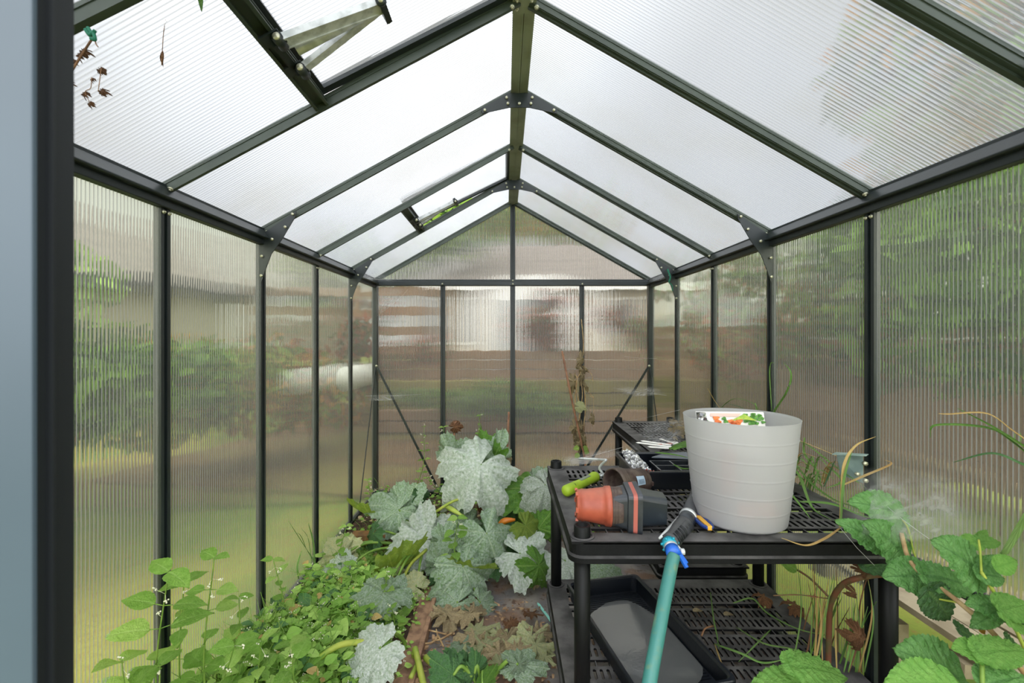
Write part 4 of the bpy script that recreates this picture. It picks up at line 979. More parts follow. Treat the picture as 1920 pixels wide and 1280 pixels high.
for i, (x, y, s, mt) in enumerate(dead):
    c = on(x, y, .022); L = s*1.0*c.y/FOC; a = R.random()*6.28; dv = Vector((math.cos(a), math.sin(a), R.uniform(-.12, .18)))
    o = leaf(FL[i % 5], LZ[mt], c-dv*L*.3+Vector((0,0,.022)), c+dv*L*.6+Vector((0,0,.022)), (R.uniform(-.3, .3), R.uniform(-.4, .1), 1), None, wide=R.uniform(.6, .9), name='dead_leaf'); tag(o, DL[mt], 'dead leaf', GR[mt])
# crumbs of leaf and bark, too small to count
M_['crumb'] = mat('leaf_crumbs', (176, 144, 108), .9, 0, (104, 76, 56), 40)
b = MB()
for i in range(2600):
    x, y = R.uniform(-.55, .17), R.uniform(.9, 2.5)
    if noise.noise(Vector((x*4, y*4, 2))) < -.05 or (x > .0 and R.random() < .35): continue
    c = Vector((x, y, .022+R.random()*.008)); s = R.uniform(.003, .012); a = R.random()*6.28; u = Vector((math.cos(a), math.sin(a), R.uniform(-.4, .4)))*s; v = Vector((-math.sin(a), math.cos(a), R.uniform(-.5, .5)))*s*R.uniform(.3, .8)
    b.add([c-u-v, c+u-v*.6, c+u*.8+v, c-u*.7+v], [(0,1,2,3)])
tag(b.build('leaf_litter', M_['crumb'], org=(0, 1.6, .02)), 'brown crumbs of dead leaves scattered over the walkway mat', 'leaf litter', kind='stuff')
q = MB(); A_, B_ = on(1008, 1130, .018), on(1035, 1166, .018); q.prism([(0, -.003), (.0055, .01), (.0055, (B_-A_).length), (-.0055, (B_-A_).length), (-.0055, .01)], .002, frame_m(A_, B_-A_, (0,0,1)))
M_['mint'] = mat('pale_turquoise_plastic', (140, 208, 196), .5); tag(q.build('plant_marker', M_['mint'], org=(A_+B_)/2), 'pale turquoise plant marker lying on the walkway mat', 'plant marker')

# ------------------------------------------------------------------ weeds
M_['flower'] = mat('tiny_white_flowers', (232, 230, 208), .6)
def weed(base, top, n, size, label, mats=('weed', 'weedl'), lean=0.1, group=None, seed=0, flowers=3, pairs=True):
    rg = random.Random(seed); base, top = Vector(base), Vector(top)
    t = thing('weed_plant', base, label, 'weed', group); L = (top-base).length
    mid = base.lerp(top, .5)+Vector((rg.uniform(-.1, .1)*L, 0, 0)); sp = spline([base, mid, top], 10)
    MB().tube(sp, [.0032-.0018*i/(len(sp)-1) for i in range(len(sp))], 7).build('stem', STEM['g'], t)
    for i in range(n):
        f = .18+.82*(i+1)/n; c = sp[min(len(sp)-1, int(f*(len(sp)-1)))]; a = i*2.4+rg.random(); s = size*(1.05-.45*abs(f-.6))*rg.uniform(.75, 1.15)
        for sgn in ((1, -1) if pairs else (1,)):
            dv = Vector((math.cos(a)*sgn, math.sin(a)*sgn*.7, rg.uniform(-.15, .35))).normalized(); st = c+dv*size*.25
            if i < n-1: MB().tube([c, st], .0012, 5).build('petiole', STEM['g'], t)
            else: st = c
            leaf(OV[rg.randrange(5)], LZ[mats[rg.random() < .4]], st, st+dv*s, (rg.uniform(-.3, .3), -.35, 1), t, wide=rg.uniform(.95, 1.2))
    for i in range(flowers):
        c = sp[-1-rg.randrange(5)]; e = c+Vector((rg.uniform(-.02, .03), -.01, rg.uniform(-.02, .02))); q = MB(); q.tube([c, e], .0004, 4)
        for k in range(5): p = e+Vector((rg.uniform(-.004, .006), rg.uniform(-.004, .004), rg.uniform(-.004, .004))); q.tube([p, p+Vector((0, -.001, .002))], [.0022, .0016], 6)
        q.build('flower', M_['flower'], t)
    return t
wd = [((332, 1260), (316, 1070), 1.12, 7, .085, 'tall weed with broad leaves by the first left wall post, its top spreading wide'),
      ((405, 1260), (402, 1045), 1.20, 7, .075, 'tall weed with small pointed top leaves standing right of the first post'),
      ((350, 1200), (345, 1090), 1.25, 4, .08, 'weed with one large leaf across the first left wall post'),
      ((255, 1290), (228, 1238), 1.05, 4, .085, 'low broad-leaved weed at the very bottom left beside the door jamb'),
      ((330, 1290), (300, 1245), 1.02, 4, .075, 'leafy weed top at the foot of the first left wall post'),
      ((470, 1200), (448, 1120), 1.38, 5, .055, 'slim weed leaning toward the wall left of the second post'),
      ((540, 1140), (512, 1048), 1.72, 5, .055, 'thin weed with seed heads in front of the second left wall post'),
      ((700, 1170), (725, 1075), 1.85, 5, .05, 'short weed rising in front of the grey squash leaves'),
      ((852, 1040), (858, 970), 2.05, 6, .07, 'light green weed growing up among the grey squash leaves'),
      ((640, 1060), (650, 985), 2.1, 5, .05, 'slender weed by the yellowing squash leaf at the wall'),
      ((420, 1290), (440, 1210), 1.15, 5, .07, 'weed with serrated leaves at the bottom edge left of the stalks'),
      ((560, 1290), (545, 1205), 1.25, 5, .07, 'weed with large pale leaves beside the long yellow stalk'),
      ((740, 1220), (735, 1140), 1.75, 4, .045, 'small weed beside the brown plank'),
      ((470, 1290), (490, 1200), 1.2, 5, .06, 'middle weed of the clump along the bottom edge')]
for i, (a, b_, d, n, s, lab) in enumerate(wd):
    A_ = P(a[0], a[1], d); A_.z = max(.02, A_.z-.25) if A_.z > .02 else .02; weed((A_.x, A_.y, .03), P(b_[0], b_[1], d), n, s, lab, seed=i*3+1, group='tall weeds in the left bed')
# weeds climbing behind the squash at the back wall
for i, (x0, y0, x1, y1, d, lab) in enumerate(((836, 930, 832, 800, 2.9, 'thin climbing weed in front of the left inner back post'), (905, 900, 900, 778, 2.95, 'thin weed with a leafy tip rising between two back posts'), (760, 930, 795, 800, 3.0, 'wispy weed crossing the left diagonal brace'), (700, 940, 690, 900, 2.7, 'wispy weed at the left back corner'), (860, 960, 800, 895, 2.7, 'leafy weed behind the dusty squash leaves'))):
    weed((P(x0, y0, d).x, d, .04), P(x1, y1, d), 9, .035, lab, seed=50+i, pairs=True, flowers=4, group='thin weeds along the back wall')

# carpet of low weeds
def carpet(name, n, region, hfn, size, mts, label, seed):
    rg = random.Random(seed); b = MB(); tm = [ovate(s, .30, nv=5, nu=1, fold=.15, curl=.3, serr=0) for s in range(3)]; cnt = 0
    while cnt < n:
        x, y = rg.uniform(*region[0]), rg.uniform(*region[1]); h = hfn(x, y)
        if h <= 0: continue
        cnt += 1; z = .03+h*rg.random()**.45; a = rg.random()*6.28; s = rg.uniform(*size)*(1.0 if rg.random() > .1 else 1.6)
        dv = Vector((math.cos(a), math.sin(a), rg.uniform(-.3, .5))); M = frame_m((x, y, z), dv, (rg.uniform(-.5, .5), rg.uniform(-.7, .2), 1)) @ Matrix.Diagonal((s*rg.uniform(.9, 1.4), s, s, 1))
        q = tm[rg.randrange(3)]; b.cm = rg.choices(range(len(mts)), [m[1] for m in mts])[0]
        b.add([M @ Vector(v) for v in q.v], q.f, None, smooth=True)
        base = len(b.uv)-sum(len(f) for f in q.f); b.uv[base:] = q.uv
        if rg.random() < .10:
            b.cm = len(mts)
            for k in range(3): p = Vector((x, y, z+.012))+Vector((rg.uniform(-.008, .008), rg.uniform(-.008, .008), rg.uniform(-.002, .006))); b.tube([p, p+Vector((0, -.001, .003))], [.0022, .001], 4)
        if rg.random() < .35: b.cm = len(mts)+1; b.tube([(x+rg.uniform(-.02, .02), y+.01, .02), (x, y, z)], .0011, 4, caps=False)
        if rg.random() < .12:
            b.cm = len(mts)+1; g = Vector((x, y, .03)); l = Vector((rg.uniform(-.05, .05), rg.uniform(-.05, .05), h+.05)); b.tube([g, g+l*.6, g+l+Vector((l.x, l.y, -.01))], [.0016, .0014, .0004], 4)
    return tag(b.build(name, [LZ[m[0]] for m in mts]+[M_['flower'], STEM['g']], org=(sum(region[0])/2, sum(region[1])/2, .03)), label, 'weeds', kind='stuff')
def hL(x, y):
    if x > -.42 or x < XL+.055: return 0
    e = min(1, (-.40-x)/.12); nn_ = .75+.5*noise.noise(Vector((x*3, y*3, 0)))
    return (.05+.17*min(1, max(0, (-.42-x)/.35)))*e*nn_*(1.15 if y < 1.5 else 1 if y < 2.05 else .45)
carpet('low_weeds', 5600, ((-.93, -.41), (.55, 2.45)), hL, (.018, .052), [('weed', 5), ('weedl', 3), ('dark', 1), ('straw', .35)], 'dense carpet of bright green weeds with tiny white flowers in the left bed', 5)
carpet('low_weeds', 900, ((-.90, .55), (2.6, 3.22)), lambda x, y: .12*(.6+.6*noise.noise(Vector((x*4, y*4, 3)))), (.015, .035), [('weed', 3), ('weedl', 1), ('dark', 1), ('dead', 2)], 'thin green weeds and dead stalks in the bed along the back wall', 8)
carpet('low_weeds', 110, ((-.42, -.34), (1.0, 2.3)), lambda x, y: .03, (.010, .022), [('weed', 3), ('weedl', 2)], 'small weeds creeping over the edge of the brown plank', 11)

# ------------------------------------------------------------------ grass tufts and blades
def blade(pts, w, mt, parent, name='grass_blade', n=8, up=(0, -.5, 1)):
    q = spline(pts, n); m = len(q); vs = []; uvs = []
    for i, p in enumerate(q):
        t_ = (q[min(i+1, m-1)]-q[max(i-1, 0)]).normalized(); s = t_.cross(Vector(up))
        s = s.normalized() if s.length > 1e-4 else Vector((1,0,0)); k = w*(min(1, .5+2*i/m))*(1-(i/(m-1))**3)+.0003; n_ = s.cross(t_)
        vs += [p-s*k+n_*k*.35, p, p+s*k+n_*k*.35]; v = i/(m-1); uvs += [(1, v), (0, v), (1, v)]
    b = MB(); b.add(vs, [(i*3+j, i*3+j+1, (i+1)*3+j+1, (i+1)*3+j) for i in range(m-1) for j in (0, 1)], uvs, smooth=True)
    o = b.build(name, LZ[mt], parent); s_ = o.modifiers.new('solid', 'SOLIDIFY'); s_.thickness = .0006; return o
t = thing('grass_tuft', P(1560, 960, 1.25), 'tuft of thin grass leaning over the right end of the front shelf', 'grass', 'grass tufts')
BL = [([(1575, 988, 1.17), (1578, 930, 1.19), (1583, 870, 1.2), (1605, 835, 1.2), (1642, 818, 1.2)], .0035, 'straw'), ([(1576, 985, 1.17), (1582, 900, 1.19), (1598, 843, 1.2)], .003, 'blade'), ([(1578, 910, 1.2), (1625, 890, 1.22), (1670, 870, 1.24), (1660, 862, 1.24)], .0028, 'straw'),
      ([(1575, 990, 1.15), (1545, 1010, 1.12), (1510, 1022, 1.10), (1465, 1008, 1.10)], .0026, 'straw'), ([(1470, 912, 1.3), (1495, 940, 1.25), (1520, 972, 1.2)], .003, 'blade'), ([(1508, 820, 1.9), (1508, 850, 1.8), (1530, 880, 1.6), (1540, 900, 1.5)], .004, 'blade'),
      ([(1487, 865, 1.7), (1520, 905, 1.5), (1560, 935, 1.4), (1600, 950, 1.3), (1640, 968, 1.2)], .005, 'blade'), ([(1500, 940, 1.3), (1560, 945, 1.3), (1620, 968, 1.25), (1660, 972, 1.2)], .004, 'blade'), ([(1480, 870, 1.6), (1500, 895, 1.5), (1522, 950, 1.35), (1560, 975, 1.25)], .0045, 'blade'),
      ([(1485, 825, 1.9), (1515, 835, 1.8), (1560, 870, 1.5), (1600, 898, 1.3), (1625, 915, 1.3)], .0035, 'blade'), ([(1551, 874, 1.5), (1570, 890, 1.4), (1575, 905, 1.4), (1548, 915, 1.4)], .0045, 'blade'), ([(1545, 912, 1.4), (1556, 885, 1.42), (1566, 862, 1.45)], .0022, 'dark')]
for pts, w, mt in BL: blade([P(*p) for p in pts], w, mt, t)
for i in range(26):
    x = R.uniform(1478, 1560); y = R.uniform(850, 905); d = R.uniform(1.45, 1.75); blade([P(x-10, y+30, d), P(x, y, d), P(x+R.uniform(5, 35), y+R.uniform(-10, 30), d-.05)], .0025, 'blade' if R.random() < .7 else 'straw', t)
t = thing('grass_tuft', P(1460, 800, 2.35), 'grass stems arching up behind the white bin against the right wall', 'grass', 'grass tufts')
for pts, w, mt in (([(1445, 800, 2.1), (1450, 775, 2.1), (1475, 735, 2.1), (1483, 700, 2.1), (1470, 680, 2.1)], .0045, 'blade'), ([(1447, 770, 2.15), (1443, 700, 2.15), (1446, 680, 2.15), (1452, 681, 2.15)], .002, 'blade'), ([(1345, 770, 2.2), (1375, 748, 2.2), (1410, 755, 2.2), (1425, 770, 2.2)], .003, 'blade'), ([(1327, 728, 2.2), (1338, 748, 2.2), (1350, 765, 2.2)], .002, 'straw'), ([(1360, 756, 2.2), (1385, 762, 2.2), (1400, 770, 2.2)], .003, 'dark'), ([(1416, 755, 2.2), (1418, 765, 2.2), (1420, 775, 2.2)], .003, 'blade'), ([(1490, 822, 1.9), (1530, 838, 1.7), (1570, 855, 1.6), (1600, 870, 1.5)], .0012, 'straw')): blade([P(*p) for p in pts], w, mt, t)
t = thing('grass_tuft', P(1925, 880, .82), 'long broad grass leaves reaching in from the right edge of view', 'grass', 'grass tufts')
for pts, w, mt in (([(1960, 860, .85), (1920, 838, .86), (1860, 800, .88), (1795, 765, .90)], .0058, 'green'), ([(1970, 890, .85), (1900, 830, .87), (1850, 802, .89), (1755, 797, .92), (1744, 820, .93)], .0042, 'green'), ([(1960, 850, .85), (1900, 808, .87), (1850, 775, .88), (1780, 776, .9), (1760, 775, .9)], .0022, 'straw'), ([(1970, 890, .84), (1920, 872, .85), (1860, 850, .88), (1788, 866, .92)], .0045, 'dark'), ([(1925, 960, .88), (1905, 1000, .89), (1880, 1040, .9), (1862, 1045, .92)], .0055, 'blade')): blade([P(*p) for p in pts], w, mt, t)
t = thing('grass_tuft', (1.0, 1.55, ZL), 'grass blades and reddish twigs growing behind the right front shelf post', 'grass', 'grass tufts')
for i in range(28):
    x = R.uniform(1500, 1640); d = R.uniform(1.22, 1.6); y1 = R.uniform(1050, 1150); 
    if d*(x-HX)/FOC > 1.03: d = 1.03*FOC/(x-HX)
    A_ = P(x+R.uniform(-25, 10), 1260, d); A_.z = max(A_.z, .02); blade([A_, P(x, (y1+1240)/2, d), P(x+R.uniform(-15, 30), y1, d)], R.uniform(.0012, .0028), R.choice(['blade', 'blade', 'green', 'brown', 'straw']), t)
t = thing('grass_tuft', P(1400, 1180, 1.5), 'thin green grass trailing across the lower slotted shelf', 'grass', 'grass tufts')
for pts, w, mt in (([(1332, 1110, ), (1338, 1160), (1345, 1195), (1347, 1215)], .002, 'blade'), ([(1340, 1207), (1390, 1225), (1430, 1242), (1475, 1235)], .0035, 'blade'), ([(1340, 1207), (1348, 1230), (1356, 1250)], .002, 'straw'), ([(1375, 1130), (1410, 1122), (1440, 1150), (1500, 1180), (1580, 1195)], .003, 'blade'), ([(1380, 1175), (1430, 1205), (1480, 1215), (1520, 1225)], .0025, 'blade'), ([(1445, 1180), (1420, 1205), (1385, 1240)], .002, 'blade')):
    blade([on(p[0], p[1], ZL+.012+.01*(i % 2)) for i, p in enumerate(pts)], w, mt, t)
# grass by the left wall
t = thing('grass_tuft', (-.90, 2.15, .04), 'wispy grass standing against the left wall by the third post', 'grass', 'grass tufts')
for pts, w in (([(600, 1070, 2.15), (575, 1030, 2.15), (540, 975, 2.15)], .002), ([(590, 1075, 2.15), (588, 1020, 2.15), (578, 980, 2.15)], .004), ([(560, 1085, 2.1), (558, 1060, 2.1), (566, 1030, 2.1)], .004), ([(575, 1030, 2.15), (560, 1000, 2.15), (530, 1005, 2.15)], .001), ([(585, 1060, 2.15), (578, 1010, 2.15), (565, 990, 2.15)], .001)): blade([P(*p) for p in pts], w, 'blade', t)
# dried flower bunch and leek-like leaves on the rear shelf
t = thing('dried_flower_bunch', on(1268, 822, ZT+.01), 'dried brown flower heads lying on the rear shelf unit', 'dried flowers')
for i in range(70):
    c = on(R.uniform(1258, 1284), R.uniform(800, 825), ZT+.02)+Vector((0, 0, R.random()*.05)); q = c+Vector((R.uniform(-.02, .02), R.uniform(-.02, .02), R.uniform(-.01, .02)))
    if i < 22: MB().tube([c, q], .001, 4).build('stalk', STEM['t'], t)
    elif i < 60: leaf(CR[i % 4], LZ['dead'], c, c+(q-c).normalized()*.014, (0, -.5, 1), t, name='flower_head')
t = thing('leek_leaf', on(1260, 838, ZT+.01), 'cut green strap leaves lying across the plant markers', 'leaf')
for a_, b_ in (((1256, 842), (1300, 822)), ((1268, 840), (1302, 832)), ((1262, 843), (1298, 828))): blade([on(*a_, ZT+.02), on((a_[0]+b_[0])/2, (a_[1]+b_[1])/2, ZT+.03), on(*b_, ZT+.02)], .010, 'green', t, 'strap_leaf')
t = thing('leek_leaf', (.62, 1.66, ZT+.065), 'thin green strap leaf lying over the seed tray inserts', 'leaf')
for pts in (((1228, 848), (1262, 852), (1292, 858)), ((1262, 870), (1278, 878), (1296, 878))): blade([on(*p, ZT+.075) for p in pts], .004, 'green', t, 'strap_leaf')
for (x, y, s, lab) in ((1440, 1118, .035, 'curled dry brown leaf on the lower shelf, nearer the middle'), (1500, 1133, .04, 'curled dry brown leaf on the right border of the lower shelf')):
    c = on(x, y, ZL+.03); o = leaf(CR[2], LZ['brown'], c-Vector((s*.6, 0, .0)), c+Vector((s*.6, 0, 0)), (0, -.3, 1), None, name='dead_leaf', L=s*1.1); tag(o, lab, 'dead leaf', 'dry leaves on the lower shelf')
for (x, y, lab) in ((1310, 1145, 'tan twisted seed husk on the lower shelf'), (1368, 1152, 'pale dry seed pod on the lower shelf by the grass')):
    c = on(x, y, ZL+.012); o = leaf(OV[1], LZ['dead'], c-Vector((.02, 0, 0)), c+Vector((.02, .01, 0)), (0,0,1), None, name='dead_leaf'); tag(o, lab, 'dead leaf', 'dry leaves on the lower shelf')
q = MB().tube(spline([on(1315, 1192, ZL+.01), on(1322, 1178, ZL+.02), on(1338, 1173, ZL+.014)], 6), .0028, 8); tag(q.build('twig', STEM['b'], org=on(1322, 1180, ZL+.008)), 'short bent brown twig on the lower slotted shelf', 'twig')

# ------------------------------------------------------------------ bramble on the right
rt = Vector((.98, .62, .03))
t = thing('bramble_plant', rt, 'bramble with large ribbed green leaves growing in the right corner', 'bramble')
for pts, r, m in (([(1930, 1275, .85), (1870, 1195, .87), (1800, 1130, .92), (1740, 1085, .98), (1705, 1050, 1.03), (1690, 1000, 1.08)], .0048, 't'), ([(1950, 1285, .84), (1905, 1180, .86), (1870, 1120, .87), (1840, 1072, .88)], .0032, 'y'), ([(1740, 1085, .98), (1715, 1040, 1.05), (1700, 985, 1.12), (1668, 955, 1.16)], .002, 'y'), ([(1800, 1130, .92), (1752, 1120, .96), (1742, 1105, .98)], .002, 'y'), ([(1840, 1072, .88), (1838, 1035, .9), (1835, 1012, .92)], .002, 'y'),
                  ([(1842, 1290, .8), (1841, 1240, .82), (1840, 1228, .83)], .0035, 'g'), ([(1905, 1165, .86), (1880, 1150, .87), (1860, 1142, .88)], .002, 'y'), ([(1495, 1295, 1.0), (1503, 1275, 1.0), (1515, 1262, 1.0)], .003, 'y'), ([(1600, 1290, .95), (1700, 1290, .9), (1800, 1275, .88)], .003, 'y')):
    stem([P(*p) for p in pts], r, STEM[m], t, name='cane' if r > .003 else 'stem')
BL2 = [((1692, 962), (1598, 935), 1.14, (-.1, -.75, .65), 'bramble', 1.05), ((1702, 1045), (1632, 975), 1.06, (.1, -.8, .55), 'bramble', 1.15), ((1658, 1022), (1575, 972), 1.10, (.3, -.8, .5), 'bramble', .8), ((1750, 1082), (1660, 1076), 1.0, (0, -.7, .7), 'bramble', 1.1),
       ((1738, 1078), (1838, 1096), .97, (.1, -.6, .8), 'bramble', .95), ((1842, 1076), (1760, 1010), .9, (.1, -.8, .6), 'bramble', 1.2), ((1836, 1075), (1890, 1082), .88, (0, -.7, .7), 'bramble', 1.1), ((1838, 1075), (1868, 1040), .9, (.2, -.6, .7), 'bramble', 1.0),
       ((1838, 1014), (1795, 1018), .95, (0, -.6, .8), 'bramblel', 1.1), ((1832, 1014), (1880, 1014), .95, (.1, -.6, .8), 'bramblel', .9), ((1836, 1012), (1850, 992), .97, (0, -.4, .9), 'bramblel', 1.0), ((1870, 1062), (1912, 1050), .86, (.2, -.8, .5), 'bramblel', 1.1),
       ((1742, 1108), (1792, 1168), .95, (-.2, -.9, .3), 'dark', 1.3), ((1878, 1142), (1815, 1128), .87, (0, -.6, .8), 'bramble', 1.0), ((1870, 1145), (1822, 1178), .86, (-.2, -.8, .5), 'bramble', .9), ((1878, 1140), (1935, 1130), .84, (.1, -.5, .8), 'bramblel', 1.3), ((1880, 1150), (1940, 1185), .83, (.1, -.6, .8), 'bramblel', 1.0),
       ((1800, 1270), (1690, 1215), .86, (-.1, -.75, .65), 'bramble', 1.15), ((1790, 1285), (1665, 1275), .82, (-.1, -.6, .8), 'bramblel', 1.0), ((1845, 1222), (1788, 1212), .83, (0, -.5, .85), 'bramblel', 1.1), ((1838, 1222), (1935, 1214), .82, (0, -.5, .85), 'bramblel', .9), ((1850, 1285), (1925, 1262), .80, (0, -.5, .85), 'bramble', 1.2), ((1890, 1200), (1930, 1240), .84, (.2, -.6, .7), 'dark', 1.2), ((1760, 1230), (1800, 1262), .9, (.2, -.6, .7), 'dark', 1.2),
       ((1483, 1245), (1596, 1262), .98, (0, -.35, .95), 'bramblel', .85), ((1500, 1278), (1400, 1290), .98, (0, -.35, .95), 'bramblel', .9), ((1800, 1180), (1850, 1210), .92, (0, -.4, .9), 'dark', 1.3), ((1620, 1060), (1680, 1050), 1.15, (0, -.4, .9), 'dark', 1.0)]
for i, (a, b_, d, n, mt, w) in enumerate(BL2): leaf(BR[i % 4], LZ[mt], P(*a, d), P(*b_, d), n, t, wide=w)
leaf(BR[1], LZ['gold'], P(1835, 1165, .88), P(1852, 1190, .88), (0, -.8, .5), t, label='small yellow-red withering leaf')
# thorny brown twig under the shelf corner
t = thing('dry_branch', P(1555, 1240, 1.3), 'bent brown woody branch rising behind the right front shelf post', 'branch')
stem([P(1552, 1290, 1.35), P(1555, 1160, 1.32), P(1560, 1125, 1.3), P(1585, 1092, 1.25), P(1640, 1078, 1.2), P(1690, 1078, 1.15)], .0075, STEM['r'], t, n=10)
stem([P(1560, 1125, 1.3), P(1520, 1085, 1.34), P(1490, 1065, 1.38)], .003, STEM['r'], t); stem([P(1560, 1123, 1.3), P(1500, 1115, 1.3), P(1450, 1116, 1.3)], .0018, STEM['r'], t)
for (x, y, dx, dy, s) in ((1612, 1065, 25, 10, 1), (1622, 1075, -5, -25, 1), (1602, 1110, 15, 25, .8), (1618, 1200, -4, 45, 1), (1610, 1190, 2, 50, 1)): leaf(CR[1], LZ['brown'], P(x, y, 1.2), P(x+dx*.7, y+dy*.7, 1.2), FR, t, name='withered_leaf', wide=.45)
leaf(OV[0], LZ['weed'], P(1495, 1068, 1.36), P(1460, 1050, 1.36), (0, -.8, .5), t)

# ------------------------------------------------------------------ back wall: dried vine, stakes, cobwebs, twine
t = thing('dried_vine', P(1090, 860, 3.2), 'dried tan vine climbing the right inner post of the back wall', 'dried vine')
for pts, r in (([(1097, 870), (1085, 800), (1092, 740), (1088, 700), (1094, 650), (1090, 598)], .003), ([(1075, 820), (1088, 775), (1080, 720), (1094, 690)], .003), ([(1105, 850), (1094, 810), (1098, 760), (1092, 700)], .003), ([(1092, 720), (1104, 735), (1113, 745), (1106, 742)], .002), ([(1076, 700), (1082, 712), (1078, 760), (1085, 850)], .003), ([(1093, 690), (1108, 700), (1112, 715)], .002), ([(1090, 840), (1080, 800), (1076, 810)], .003), ([(1113, 745), (1113, 780), (1112, 800)], .0012)):
    stem([P(x, y, 3.2) for x, y in pts], r, STEM['t'], t, n=6)
for i, (x, y, dx, dy) in enumerate(((1090, 672, -3, 22), (1090, 692, 12, 10), (1075, 715, 0, 26), (1092, 705, -2, 20), (1098, 690, 8, 8), (1078, 800, -3, 22), (1090, 800, 4, 20), (1085, 815, -6, 22), (1095, 820, 6, 20), (1112, 785, 0, 16), (1086, 830, 4, 20), (1098, 722, 8, 12), (1080, 820, 2, 14))):
    leaf(CR[i % 4], LZ['dead'], P(x, y, 3.18), P(x+dx, y+dy, 3.18), FR, t, name='withered_leaf', wide=.35)
leaf(LOB[0], LZ['sick'], P(1086, 762, 3.16), P(1100, 764, 3.16), FR, t, L=.05, label='pale yellow leaf'); 
for x, y, dx in ((1086, 838, -12), (1092, 838, 10), (1094, 845, 10), (1086, 850, -4)): leaf(OV[0], LZ['weedl'], P(x, y, 3.15), P(x+dx, y+4, 3.15), FR, t, L=.045, wide=1.5, label='fresh green leaf')
M_['bamboo'] = mat('bamboo', (150, 106, 78), .6, 0, (120, 82, 60), 20)
for pts, lab in ((((1054, 658), (1070, 740), (1097, 862)), 'thin leaning brown cane beside the right inner back post'), (((954, 772), (952, 820), (949, 880)), 'short reddish brown cane standing beside the centre back post'), (((854, 790), (850, 830), (846, 900)), 'brown broken cane behind the folded squash leaves')):
    q = [P(x, y, 3.12) for x, y in pts]; q.append(Vector((q[-1].x, q[-1].y, .02))); tag(MB().tube(q, .007, 8).build('garden_cane', M_['bamboo'], org=q[-1]), lab, 'garden cane', 'canes along the back wall')
o = leaf(CR[3], LZ['brown'], P(852, 800, 3.1), P(866, 796, 3.1), FR, None, name='dead_leaf'); tag(o, 'dry brown leaf caught on the broken cane at the back', 'dead leaf')
def web_mat():
    m, t = newmat('spider_silk'); N = NT(t); pos = N.n('ShaderNodeTexCoord').outputs['Object']
    mp = N.n('ShaderNodeMapping', {0: pos}); mp.inputs[3].default_value = (4, 40, 40)
    f = N.m('ADD', N.mr(N.noise(1.5, 5, mp.outputs[0]), .35, .75, .03, .30), N.mr(N.noise(7, 3, pos), .3, .7, .03, .16))
    uv = N.n('ShaderNodeSeparateXYZ', {0: N.n('ShaderNodeUVMap').outputs[0]})
    e = N.m('MULTIPLY', N.mr(uv.outputs[0], 0, .25), N.mr(uv.outputs[0], .75, 1, 1, 0)); e = N.m('MULTIPLY', e, N.m('MULTIPLY', N.mr(uv.outputs[1], 0, .25), N.mr(uv.outputs[1], .75, 1, 1, 0)))
    w = N.n('ShaderNodeMixShader', {0: .5, 1: N.n('ShaderNodeBsdfDiffuse', {0: (.8, .8, .82, 1)}).outputs[0], 2: N.n('ShaderNodeBsdfTranslucent', {0: (.8, .8, .82, 1)}).outputs[0]}).outputs[0]
    N.out(N.n('ShaderNodeMixShader', {0: N.m('MULTIPLY', f, e), 1: N.n('ShaderNodeBsdfTransparent').outputs[0], 2: w}).outputs[0]); return m
M_['web'] = web_mat(); M_['thread'] = mat('silk_thread', (215, 215, 215), .6, trans=.4)
def web(c, label, threads=(), n=14, sag=.02):
    c = [Vector(v) for v in c]; t = thing('cobweb', sum(c, Vector())/4, label, 'cobweb', 'cobwebs'); b = MB(); vs = []; uvs = []
    for j in range(n+1):
        for i in range(n+1):
            u, v = i/n, j/n; p = c[0].lerp(c[1], u).lerp(c[3].lerp(c[2], u), v); p.z -= sag*math.sin(PI*u)*math.sin(PI*v); vs.append(p); uvs.append((u, v))
    b.add(vs, [(j*(n+1)+i, j*(n+1)+i+1, (j+1)*(n+1)+i+1, (j+1)*(n+1)+i) for j in range(n) for i in range(n)], uvs, smooth=True); b.build('web_sheet', M_['web'], t)
    if threads:
        q = MB()
        for a_, b_ in threads: q.tube([a_, Vector(a_).lerp(Vector(b_), .5)-Vector((0,0,.004)), b_], .0006, 4)
        q.build('web_threads', M_['thread'], t)
web([P(1600, 870, 1.25), P(1790, 880, 1.08), P(1890, 1040, .94), P(1560, 1010, 1.12)], 'wide dusty cobweb stretched between the shelf end and right wall', [(P(1640, 930, 1.18), P(1760, 1023, 1.02)), (P(1576, 990, 1.15), P(1640, 1060, 1.1))])
web([P(1200, 792, 2.7), P(1290, 770, 2.4), P(1290, 850, 2.0), P(1165, 850, 2.1)], 'thin cobweb spread over the rear shelf unit beside the bin', [(P(1170, 790, 2.75), P(1275, 768, 2.0)), (P(1180, 800, 2.7), P(1280, 790, 2.0))])
web([P(1045, 855, 1.84), P(1150, 835, 1.84), P(1175, 850, 1.8), P(1060, 880, 1.82)], 'cobweb strung from the back left shelf post to the seed tray', [(P(1056, 862, 1.8), P(1140, 862, 1.72)), (P(1058, 865, 1.8), P(1168, 838, 1.82))])
web([P(665, 505, 2.9), P(700, 500, 3.1), P(755, 530, 3.2), P(670, 522, 3.0)], 'cobweb in the top left back corner under the eave', [(P(663, 520, 2.9), P(752, 524, 3.2))])
web([P(1210, 520, 3.2), P(1258, 500, 2.8), P(1262, 520, 2.8), P(1215, 530, 3.2)], 'cobweb in the top right back corner under the eave')
web([P(1140, 725, 3.2), P(1225, 722, 3.2), P(1262, 738, 3.0), P(1180, 745, 3.2)], 'cobweb crossing the right diagonal brace', [(P(1150, 727, 3.2), P(1250, 741, 3.0)), (P(1170, 668, 3.2), P(1232, 672, 3.1))])
